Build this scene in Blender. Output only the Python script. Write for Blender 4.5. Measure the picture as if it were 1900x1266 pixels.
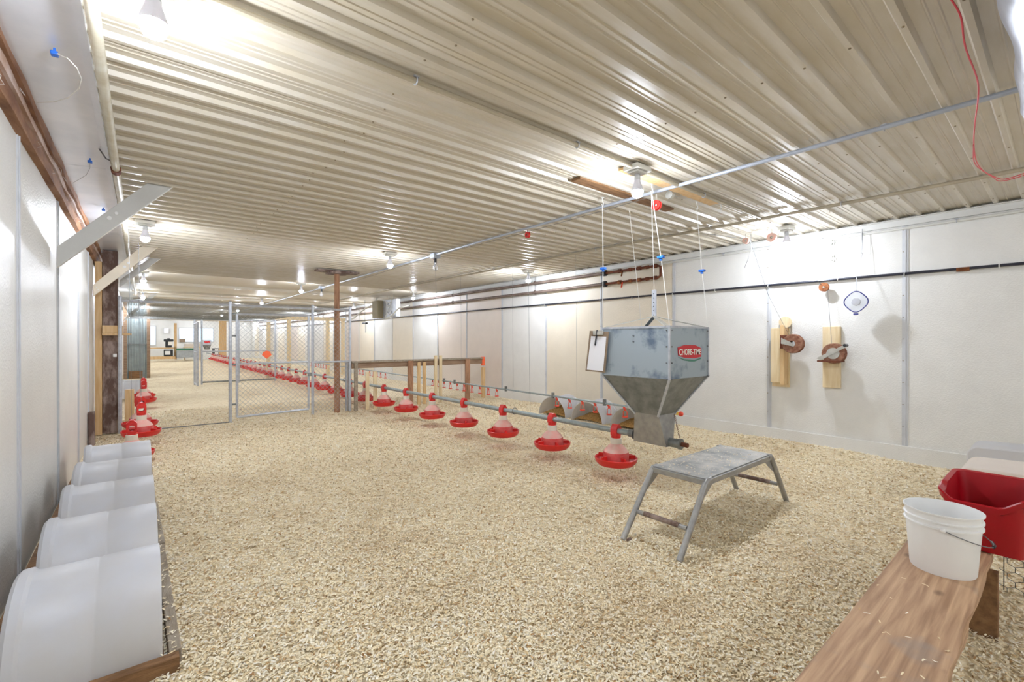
import bpy, math, random
import numpy as np
from mathutils import Vector, Matrix
random.seed(7); rng = np.random.default_rng(7)
for o in list(bpy.data.objects): bpy.data.objects.remove(o)
SC = bpy.context.scene; COL = SC.collection
PI = math.pi
# ------------------------------------------------------------------ camera
F_PX = 842.0; YAW = math.atan((950 - 262) / F_PX); PITCH = 0.002; CAM_H = 1.14
cam_d = bpy.data.cameras.new('camera'); cam = bpy.data.objects.new('camera', cam_d); COL.objects.link(cam)
cam_d.sensor_width = 36; cam_d.lens = F_PX * 36 / 1900; cam_d.clip_start = 0.02; cam_d.clip_end = 200
cam.location = (0, 0, CAM_H); cam.rotation_euler = (PI / 2 - PITCH, 0, -YAW)
SC.camera = cam
# ------------------------------------------------------------------ world / exposure
w = bpy.data.worlds.new('world'); SC.world = w; w.use_nodes = True
w.node_tree.nodes['Background'].inputs[0].default_value = (0.75, 0.85, 1, 1)
w.node_tree.nodes['Background'].inputs[1].default_value = 1.0
SC.view_settings.view_transform = 'Standard'; SC.view_settings.look = 'None'
SC.view_settings.gamma = 1; SC.view_settings.use_curve_mapping = False
SC.view_settings.exposure = 1.62
BULB_STRENGTH = 320.0
# building: X across, Y along the barn, Z up
WL, WR, CZ, YB, YF = -0.45, 5.42, 2.27, -3.2, 33.0

# ------------------------------------------------------------------ pixel -> point on a known plane
def _ray(x, y):
    a = (x - 950) / F_PX; b = (633 - y) / F_PX
    Fv = Vector((math.sin(YAW) * math.cos(PITCH), math.cos(YAW) * math.cos(PITCH), -math.sin(PITCH)))
    R = Vector((math.cos(YAW), -math.sin(YAW), 0)); U = R.cross(Fv)
    return Fv + a * R + b * U
O_ = Vector((0, 0, CAM_H))
def PZ(x, y, z): d = _ray(x, y); return O_ + d * ((z - CAM_H) / d.z)
def PX(x, y, X): d = _ray(x, y); return O_ + d * (X / d.x)
def PY(x, y, Y): d = _ray(x, y); return O_ + d * (Y / d.y)

# ------------------------------------------------------------------ materials
def mat(name, col, rough=0.5, metal=0.0, var=0.0, vs=6.0, col2=None, bump=0.0, bs=60.0, spec=0.5,
        stretch=(1, 1, 1), emit=None, estr=0.0, trans=0.0, island=False, alpha=1.0, thr=(0.35, 0.65)):
    m = bpy.data.materials.new(name); m.use_nodes = True; nt = m.node_tree; N = nt.nodes; L = nt.links
    b = N['Principled BSDF']
    b.inputs['Base Color'].default_value = (*col, 1); b.inputs['Roughness'].default_value = rough
    b.inputs['Metallic'].default_value = metal; b.inputs['Specular IOR Level'].default_value = spec
    b.inputs['Transmission Weight'].default_value = trans; b.inputs['Alpha'].default_value = alpha
    if emit: b.inputs['Emission Color'].default_value = (*emit, 1); b.inputs['Emission Strength'].default_value = estr
    tc = N.new('ShaderNodeTexCoord'); mp = N.new('ShaderNodeMapping'); mp.inputs['Scale'].default_value = stretch
    L.new(tc.outputs['Object'], mp.inputs[0])
    if col2 is not None or var:
        if col2 is None: col2 = tuple(max(0, c * (1 - var)) for c in col)
        n = N.new('ShaderNodeTexNoise'); n.inputs['Scale'].default_value = vs; n.inputs['Detail'].default_value = 6
        n.inputs['Roughness'].default_value = 0.6
        L.new(mp.outputs[0], n.inputs['Vector'])
        r = N.new('ShaderNodeMapRange'); r.inputs[1].default_value = thr[0]; r.inputs[2].default_value = thr[1]
        L.new(n.outputs[0], r.inputs[0])
        mx = N.new('ShaderNodeMix'); mx.data_type = 'RGBA'
        mx.inputs[6].default_value = (*col, 1); mx.inputs[7].default_value = (*col2, 1)
        L.new(r.outputs[0], mx.inputs[0]); L.new(mx.outputs[2], b.inputs['Base Color'])
    if bump:
        n2 = N.new('ShaderNodeTexNoise'); n2.inputs['Scale'].default_value = bs; n2.inputs['Detail'].default_value = 3
        L.new(mp.outputs[0], n2.inputs['Vector'])
        bp = N.new('ShaderNodeBump'); bp.inputs['Strength'].default_value = bump; bp.inputs['Distance'].default_value = 0.01
        L.new(n2.outputs[0], bp.inputs['Height']); L.new(bp.outputs[0], b.inputs['Normal'])
    return m
def lin(r, g, b): return tuple(((c / 255 + 0.055) / 1.055) ** 2.4 if c > 10 else c / 255 / 12.92 for c in (r, g, b))
M = {}
M['wall'] = mat('wall_white', lin(228, 227, 222), 0.38, var=0.07, vs=2.5, bump=0.35, bs=90)
M['wall_cream'] = mat('wall_cream', lin(230, 220, 200), 0.42, var=0.06, vs=2.5, bump=0.35, bs=90)
M['wall_pink'] = mat('wall_warm', lin(226, 214, 202), 0.42, var=0.06, vs=2.5, bump=0.35, bs=90)
M['seam'] = mat('seam_strip', lin(205, 207, 210), 0.35, var=0.1, vs=9)
M['ceil'] = mat('ceiling_metal', lin(206, 199, 186), 0.34, 0.0, col2=lin(194, 184, 162), vs=3, stretch=(1.0, 6, 1), spec=0.7, bump=0.03, bs=30, thr=(.3, .7))
M['screw'] = mat('screw_dark', lin(142, 128, 104), 0.5, 0.6)
M['galv'] = mat('galvanised', lin(178, 182, 190), 0.42, 0.5, col2=lin(200, 204, 210), vs=25, bump=0.05, bs=40)
M['galv_dark'] = mat('galvanised_dull', lin(118, 121, 120), 0.5, 0.65, col2=lin(144, 147, 145), vs=14, bump=0.06, bs=30)
M['hopper_top'] = mat('hopper_bright', lin(166, 178, 186), 0.48, 0.5, col2=lin(104, 120, 138), vs=3.5, bump=0.03, bs=120, thr=(.54, .66))
M['sheet'] = mat('silver_sheet', lin(222, 226, 234), 0.38, 0.55, col2=lin(236, 238, 244), vs=3, bump=0.08, bs=6)
M['pipe_grey'] = mat('pipe_grey', lin(160, 168, 168), 0.45, 0.35, col2=lin(138, 150, 148), vs=20, bump=0.05)
M['conduit'] = mat('conduit_grey', lin(170, 176, 186), 0.45, 0.1, var=0.1, vs=8)
M['conduit_tan'] = mat('conduit_tan', lin(182, 172, 150), 0.5, 0.1, var=0.15, vs=8)
M['white_pipe'] = mat('white_pipe', lin(214, 214, 208), 0.4, var=0.08)
M['gas'] = mat('painted_pipe', lin(206, 202, 186), 0.45, col2=lin(186, 176, 150), vs=10, bump=0.1, bs=90)
M['rust'] = mat('rust', lin(128, 70, 44), 0.8, 0.2, col2=lin(88, 50, 36), vs=30, bump=0.2)
M['copper'] = mat('copper_brass', lin(170, 110, 70), 0.4, 0.7, col2=lin(120, 74, 48), vs=20)
M['black'] = mat('black_plastic', lin(40, 42, 46), 0.4, var=0.2)
M['blackpipe'] = mat('black_pipe', lin(48, 50, 62), 0.35, 0.1, var=0.2)
M['dkpipe'] = mat('dark_iron_pipe', lin(104, 88, 78), 0.6, 0.3, col2=lin(132, 116, 106), vs=7)
M['beam'] = mat('rough_beam', lin(160, 118, 84), 0.85, col2=lin(112, 72, 46), vs=9, stretch=(1, .3, 1), bump=0.6, bs=35)
M['beam_pale'] = mat('rough_beam_pale', lin(206, 190, 186), 0.85, col2=lin(170, 138, 116), vs=9, stretch=(1, .35, 1), bump=0.5, bs=35)
M['web'] = mat('dusty_web', lin(225, 220, 214), 0.9)
M['timber_dark'] = mat('dark_timber', lin(100, 78, 68), 0.85, col2=lin(158, 140, 130), vs=12, stretch=(1, 1, .4), bump=0.6, bs=30, thr=(.45,.62))
M['pine'] = mat('pine', lin(222, 190, 142), 0.6, col2=lin(206, 166, 112), vs=5, stretch=(6, 6, .7), bump=0.08)
M['pine_y'] = mat('pine_rail', lin(160, 134, 108), 0.7, col2=lin(126, 98, 76), vs=6, stretch=(.7, 6, 6), bump=0.15)
M['pine_pale'] = mat('pine_pale', lin(232, 214, 178), 0.6, col2=lin(220, 196, 150), vs=5, stretch=(6, 6, .7), bump=0.06)
M['post'] = mat('brown_post', lin(184, 140, 108), 0.75, col2=lin(142, 102, 74), vs=8, stretch=(3, 3, .6), bump=0.3)
M['white_wood'] = mat('white_painted_wood', lin(212, 212, 208), 0.5, var=0.06, vs=5, bump=0.05)
M['cream_wood'] = mat('cream_painted_wood', lin(232, 220, 198), 0.55, var=0.08, vs=5, bump=0.05)
M['barrel'] = mat('white_barrel_plastic', lin(226, 230, 240), 0.42, col2=lin(222, 222, 224), vs=4, bump=0.06, bs=20)
def barrel_mat():
    m = M['barrel']; nt = m.node_tree; N = nt.nodes; L = nt.links; b = N['Principled BSDF']
    t = N.new('ShaderNodeBsdfTranslucent'); t.inputs[0].default_value = (*lin(238, 232, 220), 1); x = N.new('ShaderNodeMixShader'); x.inputs[0].default_value = 0.4
    L.new(b.outputs[0], x.inputs[1]); L.new(t.outputs[0], x.inputs[2]); L.new(x.outputs[0], N['Material Output'].inputs[0])
barrel_mat()
M['rail_old'] = mat('weathered_board', lin(172, 160, 142), 0.75, col2=lin(140, 126, 106), vs=7, stretch=(4, .8, 4), bump=0.3)
M['brown_board'] = mat('brown_board', lin(150, 112, 74), 0.75, col2=lin(110, 78, 48), vs=7, stretch=(.8, 4, 4), bump=0.3)
M['red'] = mat('red_plastic', lin(222, 44, 38), 0.38, var=0.15, vs=10)
M['red_dk'] = mat('red_plastic_drum', lin(205, 52, 52), 0.5, col2=lin(214, 110, 104), vs=9)
M['cone'] = mat('dusty_pink_cone', lin(226, 160, 148), 0.55, col2=lin(218, 186, 172), vs=9)
M['collar'] = mat('cream_collar', lin(226, 218, 202), 0.5)
M['orange'] = mat('red_orange_plastic', lin(224, 74, 48), 0.4)
M['marker'] = mat('fluorescent_orange', lin(255, 112, 66), 0.5)
M['white'] = mat('white_plastic', lin(238, 238, 236), 0.35, var=0.03, vs=8)
M['paper'] = mat('paper', lin(240, 240, 244), 0.8)
M['fibre'] = mat('hardboard', lin(150, 128, 104), 0.7, var=0.2, vs=20)
M['tubred'] = mat('tub_red', lin(172, 8, 26), 0.35, var=0.12, vs=6)
M['blue'] = mat('blue_clip', lin(34, 104, 200), 0.4)
M['navy'] = mat('navy_rim', lin(66, 70, 132), 0.4)
M['cord'] = mat('pale_cord', lin(214, 212, 206), 0.8)
M['steelwire'] = mat('steel_wire', lin(120, 122, 124), 0.45, 0.6)
M['wirewhite'] = mat('chain_link_wire', lin(178, 180, 182), 0.5, 0.4)
M['redwire'] = mat('red_wire', lin(216, 62, 78), 0.4)
M['yellow'] = mat('yellow_plastic', lin(226, 186, 70), 0.5)
M['green'] = mat('green_plastic', lin(44, 112, 84), 0.5)
M['brass'] = mat('winch_rust', lin(120, 70, 50), 0.6, 0.4, col2=lin(160, 120, 96), vs=30)
M['zinc'] = mat('zinc', lin(196, 194, 184), 0.4, 0.6, var=0.2, vs=20)
M['stool'] = mat('stool_aluminium', lin(150, 150, 148), 0.45, 0.55, col2=lin(170, 168, 164), vs=18, bump=0.1, bs=60)
M['straw'] = mat('brown_straw', lin(196, 156, 92), 0.9, col2=lin(150, 108, 54), vs=40, bump=1.0, bs=80)
M['foil'] = mat('silver_foil', lin(158, 162, 172), 0.35, 0.6, col2=lin(184, 188, 198), vs=5, bump=0.5, bs=7)
M['grey_tub'] = mat('grey_tub', lin(170, 176, 178), 0.6, var=0.2, vs=8)
M['bulb'] = mat('lit_globe', (1, 1, 1), 0.4, emit=(0.85, 0.915, 1.04), estr=BULB_STRENGTH)
M['bulb_neck'] = mat('bulb_neck_plastic', lin(210, 210, 222), 0.4)
M['glass'] = mat('clear_glass', (0.95, 0.97, 1), 0.05, trans=0.85)
M['sky'] = mat('bright_window', (0.5, 0.6, 0.8), 0.3, emit=lin(176, 210, 250), estr=0.36)
M['label_red'] = mat('label_red', lin(206, 36, 44), 0.5)
M['label_white'] = mat('label_white', lin(240, 236, 226), 0.5)
M['label_green'] = mat('label_green', lin(74, 132, 112), 0.5)
M['corrugated'] = mat('corrugated_steel', lin(136, 146, 146), 0.5, 0.4, col2=lin(156, 166, 166), vs=4)
M['bin'] = mat('black_bin', lin(26, 30, 32), 0.45)
M['heater_front'] = mat('heater_tan', lin(140, 130, 104), 0.6, 0.2)

def wood_plank_mat():
    m = bpy.data.materials.new('stained_plank'); m.use_nodes = True; nt = m.node_tree; N = nt.nodes; L = nt.links
    b = N['Principled BSDF']; b.inputs['Roughness'].default_value = 0.62
    tc = N.new('ShaderNodeTexCoord'); mp = N.new('ShaderNodeMapping'); mp.inputs['Scale'].default_value = (.6, 11, 11)
    L.new(tc.outputs['Object'], mp.inputs[0])
    n = N.new('ShaderNodeTexNoise'); n.inputs['Scale'].default_value = 5; n.inputs['Detail'].default_value = 8; n.inputs['Distortion'].default_value = 0.4
    L.new(mp.outputs[0], n.inputs['Vector'])
    cr = N.new('ShaderNodeValToRGB'); cr.color_ramp.elements[0].position = 0.32; cr.color_ramp.elements[0].color = (*lin(160, 124, 94), 1)
    cr.color_ramp.elements[1].position = 0.66; cr.color_ramp.elements[1].color = (*lin(206, 170, 134), 1)
    L.new(n.outputs[0], cr.inputs[0])
    n2 = N.new('ShaderNodeTexNoise'); n2.inputs['Scale'].default_value = 5; n2.inputs['Detail'].default_value = 4
    L.new(tc.outputs['Object'], n2.inputs['Vector'])
    r = N.new('ShaderNodeMapRange'); r.inputs[1].default_value = 0.52; r.inputs[2].default_value = 0.68; L.new(n2.outputs[0], r.inputs[0])
    mx = N.new('ShaderNodeMix'); mx.data_type = 'RGBA'; mx.inputs[7].default_value = (*lin(150, 140, 132), 1)
    mr = N.new('ShaderNodeMath'); mr.operation = 'MULTIPLY'; mr.inputs[1].default_value = 0.7; L.new(r.outputs[0], mr.inputs[0])
    L.new(mr.outputs[0], mx.inputs[0]); L.new(cr.outputs[0], mx.inputs[6])
    v = N.new('ShaderNodeTexVoronoi'); v.inputs['Scale'].default_value = 6; v.inputs['Randomness'].default_value = 1
    mp2 = N.new('ShaderNodeMapping'); mp2.inputs['Scale'].default_value = (.7, 1.2, .3); L.new(tc.outputs['Object'], mp2.inputs[0]); L.new(mp2.outputs[0], v.inputs['Vector'])
    r2 = N.new('ShaderNodeMapRange'); r2.inputs[1].default_value = 0.06; r2.inputs[2].default_value = 0.14; r2.inputs[3].default_value = 0.8; r2.inputs[4].default_value = 0.0
    L.new(v.outputs['Distance'], r2.inputs[0])
    mx2 = N.new('ShaderNodeMix'); mx2.data_type = 'RGBA'; mx2.inputs[7].default_value = (*lin(92, 64, 48), 1)
    L.new(r2.outputs[0], mx2.inputs[0]); L.new(mx.outputs[2], mx2.inputs[6]); L.new(mx2.outputs[2], b.inputs['Base Color'])
    bp = N.new('ShaderNodeBump'); bp.inputs['Strength'].default_value = 0.15; L.new(n.outputs[0], bp.inputs['Height']); L.new(bp.outputs[0], b.inputs['Normal'])
    return m
M['plank'] = wood_plank_mat()

def floor_mat():
    m = bpy.data.materials.new('shavings_ground'); m.use_nodes = True; nt = m.node_tree; N = nt.nodes; L = nt.links
    b = N['Principled BSDF']; b.inputs['Roughness'].default_value = 0.9
    tc = N.new('ShaderNodeTexCoord')
    v = N.new('ShaderNodeTexVoronoi'); v.inputs['Scale'].default_value = 55; v.inputs['Randomness'].default_value = 1
    n0 = N.new('ShaderNodeTexNoise'); n0.inputs['Scale'].default_value = 30; n0.inputs['Detail'].default_value = 2
    mxv = N.new('ShaderNodeMix'); mxv.data_type = 'RGBA'; mxv.inputs[0].default_value = 0.04
    L.new(tc.outputs['Object'], mxv.inputs[6]); L.new(n0.outputs['Color'], mxv.inputs[7]); L.new(tc.outputs['Object'], n0.inputs['Vector'])
    L.new(mxv.outputs[2], v.inputs['Vector'])
    sp = N.new('ShaderNodeSeparateColor'); L.new(v.outputs['Color'], sp.inputs[0])
    cr = N.new('ShaderNodeValToRGB'); e = cr.color_ramp.elements
    e[0].position = 0.0; e[0].color = (*lin(196, 168, 122), 1); e[1].position = 1.0; e[1].color = (*lin(246, 234, 208), 1)
    x = e.new(0.25); x.color = (*lin(234, 218, 184), 1); x = e.new(0.6); x.color = (*lin(234, 218, 184), 1)
    L.new(sp.outputs[0], cr.inputs[0])
    n = N.new('ShaderNodeTexNoise'); n.inputs['Scale'].default_value = 1.3; n.inputs['Detail'].default_value = 8; n.inputs['Roughness'].default_value = .65
    L.new(tc.outputs['Object'], n.inputs['Vector'])
    r = N.new('ShaderNodeMapRange'); r.inputs[1].default_value = 0.5; r.inputs[2].default_value = 0.72; r.inputs[3].default_value = 0; r.inputs[4].default_value = 0.55
    L.new(n.outputs[0], r.inputs[0])
    mx = N.new('ShaderNodeMix'); mx.data_type = 'RGBA'; mx.inputs[7].default_value = (*lin(196, 168, 124), 1)
    L.new(r.outputs[0], mx.inputs[0]); L.new(cr.outputs[0], mx.inputs[6]); L.new(mx.outputs[2], b.inputs['Base Color'])
    bp = N.new('ShaderNodeBump'); bp.inputs['Strength'].default_value = 0.6; bp.inputs['Distance'].default_value = 0.01
    L.new(sp.outputs[1], bp.inputs['Height']); L.new(bp.outputs[0], b.inputs['Normal'])
    return m
M['floor'] = floor_mat()
def chip_mat():
    m = bpy.data.materials.new('wood_chip'); m.use_nodes = True; nt = m.node_tree; N = nt.nodes; L = nt.links
    b = N['Principled BSDF']; b.inputs['Roughness'].default_value = 0.75
    g = N.new('ShaderNodeNewGeometry')
    cr = N.new('ShaderNodeValToRGB'); e = cr.color_ramp.elements
    e[0].position = 0.0; e[0].color = (*lin(150, 108, 60), 1); e[1].position = 1.0; e[1].color = (*lin(252, 246, 232), 1)
    for p, c in ((0.03, (196, 158, 106)), (0.09, (222, 198, 154)), (0.3, (246, 230, 192)), (0.75, (250, 240, 212))):
        x = e.new(p); x.color = (*lin(*c), 1)
    L.new(g.outputs['Random Per Island'], cr.inputs[0])
    tc = N.new('ShaderNodeTexCoord'); n = N.new('ShaderNodeTexNoise'); n.inputs['Scale'].default_value = 1.3; n.inputs['Detail'].default_value = 8; n.inputs['Roughness'].default_value = .65
    L.new(tc.outputs['Object'], n.inputs['Vector'])
    r = N.new('ShaderNodeMapRange'); r.inputs[1].default_value = 0.5; r.inputs[2].default_value = 0.72; r.inputs[4].default_value = 0.45
    L.new(n.outputs[0], r.inputs[0])
    mx = N.new('ShaderNodeMix'); mx.data_type = 'RGBA'; mx.inputs[7].default_value = (*lin(206, 178, 134), 1)
    L.new(r.outputs[0], mx.inputs[0]); L.new(cr.outputs[0], mx.inputs[6]); L.new(mx.outputs[2], b.inputs['Base Color'])
    return m
M['chip'] = chip_mat()
def tread_mat():
    m = bpy.data.materials.new('dusty_tread_plate'); m.use_nodes = True; nt = m.node_tree; N = nt.nodes; L = nt.links
    b = N['Principled BSDF']; b.inputs['Roughness'].default_value = 0.5; b.inputs['Metallic'].default_value = 0.4
    tc = N.new('ShaderNodeTexCoord'); n = N.new('ShaderNodeTexNoise'); n.inputs['Scale'].default_value = 9; n.inputs['Detail'].default_value = 6
    L.new(tc.outputs['Object'], n.inputs['Vector'])
    cr = N.new('ShaderNodeValToRGB'); cr.color_ramp.elements[0].position = .35; cr.color_ramp.elements[0].color = (*lin(140, 142, 142), 1)
    cr.color_ramp.elements[1].position = .65; cr.color_ramp.elements[1].color = (*lin(190, 188, 182), 1)
    L.new(n.outputs[0], cr.inputs[0]); L.new(cr.outputs[0], b.inputs['Base Color'])
    mp = N.new('ShaderNodeMapping'); mp.inputs['Rotation'].default_value = (0, 0, PI / 4); L.new(tc.outputs['Object'], mp.inputs[0])
    ck = N.new('ShaderNodeTexChecker'); ck.inputs['Scale'].default_value = 50; L.new(mp.outputs[0], ck.inputs[0])
    bp = N.new('ShaderNodeBump'); bp.inputs['Strength'].default_value = 0.5; bp.inputs['Distance'].default_value = .003
    L.new(ck.outputs['Fac'], bp.inputs['Height']); L.new(bp.outputs[0], b.inputs['Normal'])
    return m
M['tread'] = tread_mat()

# ------------------------------------------------------------------ mesh builder
def wloc(o):
    v = Vector((0, 0, 0))
    while o: v += o.location; o = o.parent
    return v
class MB:
    def __init__(s): s.v = []; s.f = []; s.mi = []; s.cur = 0
    def add(s, vs, fs):
        n = len(s.v); s.v += [tuple(x) for x in vs]; s.f += [tuple(i + n for i in f) for f in fs]; s.mi += [s.cur] * len(fs); return s
    def box(s, c, d, rot=None):
        c = Vector(c); h = Vector(d) / 2; R = rot if rot is not None else Matrix.Identity(3)
        p = [c + R @ Vector((sx * h.x, sy * h.y, sz * h.z)) for sz in (-1, 1) for sy in (-1, 1) for sx in (-1, 1)]
        return s.hexa(p)
    def box2(s, a, b):
        a = Vector(a); b = Vector(b); return s.box((a + b) / 2, [abs(x) for x in (b - a)])
    def hexa(s, p): # order: z-, (y-,x-)(y-,x+)(y+,x-)(y+,x+), then z+
        return s.add(p, [(0, 2, 3, 1), (4, 5, 7, 6), (0, 1, 5, 4), (2, 6, 7, 3), (0, 4, 6, 2), (1, 3, 7, 5)])
    def beam(s, a, b, w, t, up=(0, 0, 1)):  # rectangular bar between a and b, w along 'side', t along 'up'
        a = Vector(a); b = Vector(b); d = (b - a).normalized(); side = d.cross(Vector(up)).normalized(); u = side.cross(d)
        p = []
        for q in (-1, 1):
            for e in (a, b):
                for r in (-1, 1): p.append(e + side * (r * w / 2) + u * (q * t / 2))
        return s.hexa(p)
    def tube(s, pts, r, n=8, cap=True, closed=False):
        pts = [Vector(p) for p in pts]; k = len(pts); vs = []; fs = []
        prev = None
        for i, p in enumerate(pts):
            if closed: d = pts[(i + 1) % k] - pts[i - 1]
            else: d = pts[min(i + 1, k - 1)] - pts[max(i - 1, 0)]
            d.normalize()
            if prev is None:
                a = Vector((0, 0, 1)) if abs(d.z) < 0.9 else Vector((1, 0, 0))
                u = d.cross(a).normalized()
            else:
                u = prev - d * prev.dot(d)
                u = u.normalized() if u.length > 1e-6 else d.orthogonal().normalized()
            prev = u; v = d.cross(u)
            rr = r[i] if isinstance(r, (list, tuple)) else r
            for j in range(n):
                a = 2 * PI * j / n; vs.append(p + (u * math.cos(a) + v * math.sin(a)) * rr)
        m = k if closed else k - 1
        for i in range(m):
            for j in range(n):
                a = i * n + j; b = i * n + (j + 1) % n; c = ((i + 1) % k) * n + (j + 1) % n; d_ = ((i + 1) % k) * n + j
                fs.append((a, b, c, d_))
        if cap and not closed: fs.append(tuple(range(n))[::-1]); fs.append(tuple(range((k - 1) * n, k * n)))
        return s.add(vs, fs)
    def lathe(s, prof, n=24, c=(0, 0, 0), axis='Z'):  # prof list of (r, h)
        vs = []; fs = []; c = Vector(c)
        for r, h in prof:
            for j in range(n):
                a = 2 * PI * j / n; x, y = r * math.cos(a), r * math.sin(a)
                vs.append(c + (Vector((x, y, h)) if axis == 'Z' else Vector((h, x, y)) if axis == 'X' else Vector((x, h, y))))
        for i in range(len(prof) - 1):
            for j in range(n):
                fs.append((i * n + j, i * n + (j + 1) % n, (i + 1) * n + (j + 1) % n, (i + 1) * n + j))
        return s.add(vs, fs)
    def ball(s, c, r, n=12, m=8, sc=(1, 1, 1)):
        prof = [(max(1e-4, math.sin(PI * i / m)) * r, -math.cos(PI * i / m) * r) for i in range(m + 1)]
        k = len(s.v); s.lathe(prof, n)
        for i in range(k, len(s.v)):
            x, y, z = s.v[i]; s.v[i] = (c[0] + x * sc[0], c[1] + y * sc[1], c[2] + z * sc[2])
        return s
    def prism(s, poly, d):  # poly: 3d points, extruded by vector d
        n = len(poly); d = Vector(d); vs = [Vector(p) for p in poly]; vs += [p + d for p in vs]
        fs = [tuple(range(n))[::-1], tuple(range(n, 2 * n))] + [(i, (i + 1) % n, (i + 1) % n + n, i + n) for i in range(n)]
        return s.add(vs, fs)
    def ring(s, c, R, r, axis='Z', n=24, m=6):
        pts = []
        for j in range(n):
            a = 2 * PI * j / n; x, y = R * math.cos(a), R * math.sin(a)
            pts.append(Vector(c) + (Vector((x, y, 0)) if axis == 'Z' else Vector((0, x, y)) if axis == 'X' else Vector((x, 0, y))))
        return s.tube(pts, r, m, closed=True)
    def xf(s, Mx):
        s.v = [tuple(Mx @ Vector(p)) for p in s.v]; return s
    def build(s, name, m, parent=None, origin=None, smooth=True, bevel=0.0, link=True):
        off = Vector(origin) if origin is not None else (wloc(parent) if parent else Vector((0, 0, 0)))
        me = bpy.data.meshes.new(name); me.from_pydata([tuple(Vector(p) - off) for p in s.v], [], s.f)
        ms = m if isinstance(m, (list, tuple)) else [m]
        for x in ms: me.materials.append(M[x] if isinstance(x, str) else x)
        if len(ms) > 1: me.polygons.foreach_set('material_index', s.mi)
        import bmesh
        bm = bmesh.new(); bm.from_mesh(me); bmesh.ops.recalc_face_normals(bm, faces=bm.faces); bm.to_mesh(me); bm.free()
        o = bpy.data.objects.new(name, me); COL.objects.link(o)
        if parent: o.parent = parent
        else: o.location = off
        if smooth:
            me.polygons.foreach_set('use_smooth', [True] * len(me.polygons)); me.set_sharp_from_angle(angle=math.radians(35))
        if bevel:
            b = o.modifiers.new('bevel', 'BEVEL'); b.width = bevel; b.segments = 2; b.limit_method = 'ANGLE'
        me.update(); return o
def tag(o, label=None, cat=None, group=None, kind=None):
    if label: o['label'] = label
    if cat: o['category'] = cat
    if group: o['group'] = group
    if kind: o['kind'] = kind
    return o
def thing(name, label, cat, loc=(0, 0, 0), group=None):
    o = bpy.data.objects.new(name, None); COL.objects.link(o); o.location = loc; o.empty_display_size = 0.05
    return tag(o, label, cat, group)
def dup(o, parent=None, loc=None, rotz=None, label=None):
    c = o.copy(); COL.objects.link(c)
    if parent: c.parent = parent
    if loc is not None: c.location = loc
    if rotz is not None: c.rotation_euler = (0, 0, rotz)
    if label: c['label'] = label
    for ch in [x for x in o.children]: dup(ch, c)
    return c
def struct(name, mb, m, **k):
    o = mb.build(name, m, **k); o['kind'] = 'structure'; return o
ORD = ['first', 'second', 'third', 'fourth', 'fifth', 'sixth', 'seventh', 'eighth', 'ninth', 'tenth', 'eleventh', 'twelfth',
       'thirteenth', 'fourteenth', 'fifteenth', 'sixteenth', 'seventeenth', 'eighteenth', 'nineteenth', 'twentieth']

# ------------------------------------------------------------------ floor
def hmap(x, y):
    x = np.asarray(x, float); y = np.asarray(y, float)
    h = 0.010 * np.sin(2.3 * x + 0.7 * y) + 0.008 * np.sin(1.1 * x - 2.9 * y + 1) + 0.006 * np.sin(5.1 * x + 3.3 * y) + 0.004 * np.sin(9 * x - 7 * y)
    h += 0.05 * np.exp(-((WR - x) / 0.25) ** 2)          # heaped along the right wall
    return h - 0.012
gx = np.arange(WL - 0.3, WR + 0.301, 0.07); gy = np.concatenate([np.arange(YB - .1, 8, 0.07), np.arange(8, YF + .5, 0.35)])
mb = MB(); XX, YY = np.meshgrid(gx, gy); ZZ = hmap(XX, YY); nx = len(gx)
mb.v = [tuple(p) for p in zip(XX.ravel(), YY.ravel(), ZZ.ravel())]
mb.f = [(j * nx + i, j * nx + i + 1, (j + 1) * nx + i + 1, (j + 1) * nx + i) for j in range(len(gy) - 1) for i in range(nx - 1)]
mb.mi = [0] * len(mb.f)
struct('floor', mb, 'floor')

def chips(name, label, cat, P, Lg, Wd, tilt=0.25, lift=0.012, m='chip', kind='stuff'):
    n = len(P); a = rng.uniform(0, 2 * PI, n)
    t1 = rng.normal(0, tilt, n); t2 = rng.normal(0, tilt, n); curl = rng.uniform(-0.35, 0.6, n)
    d = np.stack([np.cos(a) * np.cos(t1), np.sin(a) * np.cos(t1), np.sin(t1)], 1)
    sd = np.stack([-np.sin(a) * np.cos(t2), np.cos(a) * np.cos(t2), np.sin(t2)], 1)
    up = np.cross(d, sd)
    V = np.empty((n, 6, 3)); L2 = Lg[:, None] / 2; W2 = Wd[:, None] / 2
    sk = rng.uniform(-.4, .4, (n, 1)) * W2
    V[:, 0] = P - d * L2 - sd * W2 * .6 + sd * sk; V[:, 1] = P - d * L2 + sd * W2 * .7 + sd * sk
    V[:, 2] = P - sd * W2 + up * (curl[:, None] * L2); V[:, 3] = P + sd * W2 + up * (curl[:, None] * L2)
    V[:, 4] = P + d * L2 - sd * W2 * .7; V[:, 5] = P + d * L2 + sd * W2 * .5
    V[:, :, 2] += lift
    base = np.arange(n)[:, None] * 6
    Fc = np.stack([base + np.array([[0, 2, 3, 1]]), base + np.array([[2, 4, 5, 3]])], 1).reshape(-1)
    me = bpy.data.meshes.new(name)
    me.vertices.add(n * 6); me.vertices.foreach_set('co', V.ravel())
    me.loops.add(n * 8); me.loops.foreach_set('vertex_index', Fc.astype(np.int32))
    me.polygons.add(n * 2); me.polygons.foreach_set('loop_start', np.arange(n * 2, dtype=np.int32) * 4); me.polygons.foreach_set('loop_total', np.full(n * 2, 4, np.int32))
    me.materials.append(M[m]); me.update(calc_edges=True); me.validate()
    o = bpy.data.objects.new(name, me); COL.objects.link(o)
    return tag(o, label, cat, kind=kind)
NC = 330000
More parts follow.
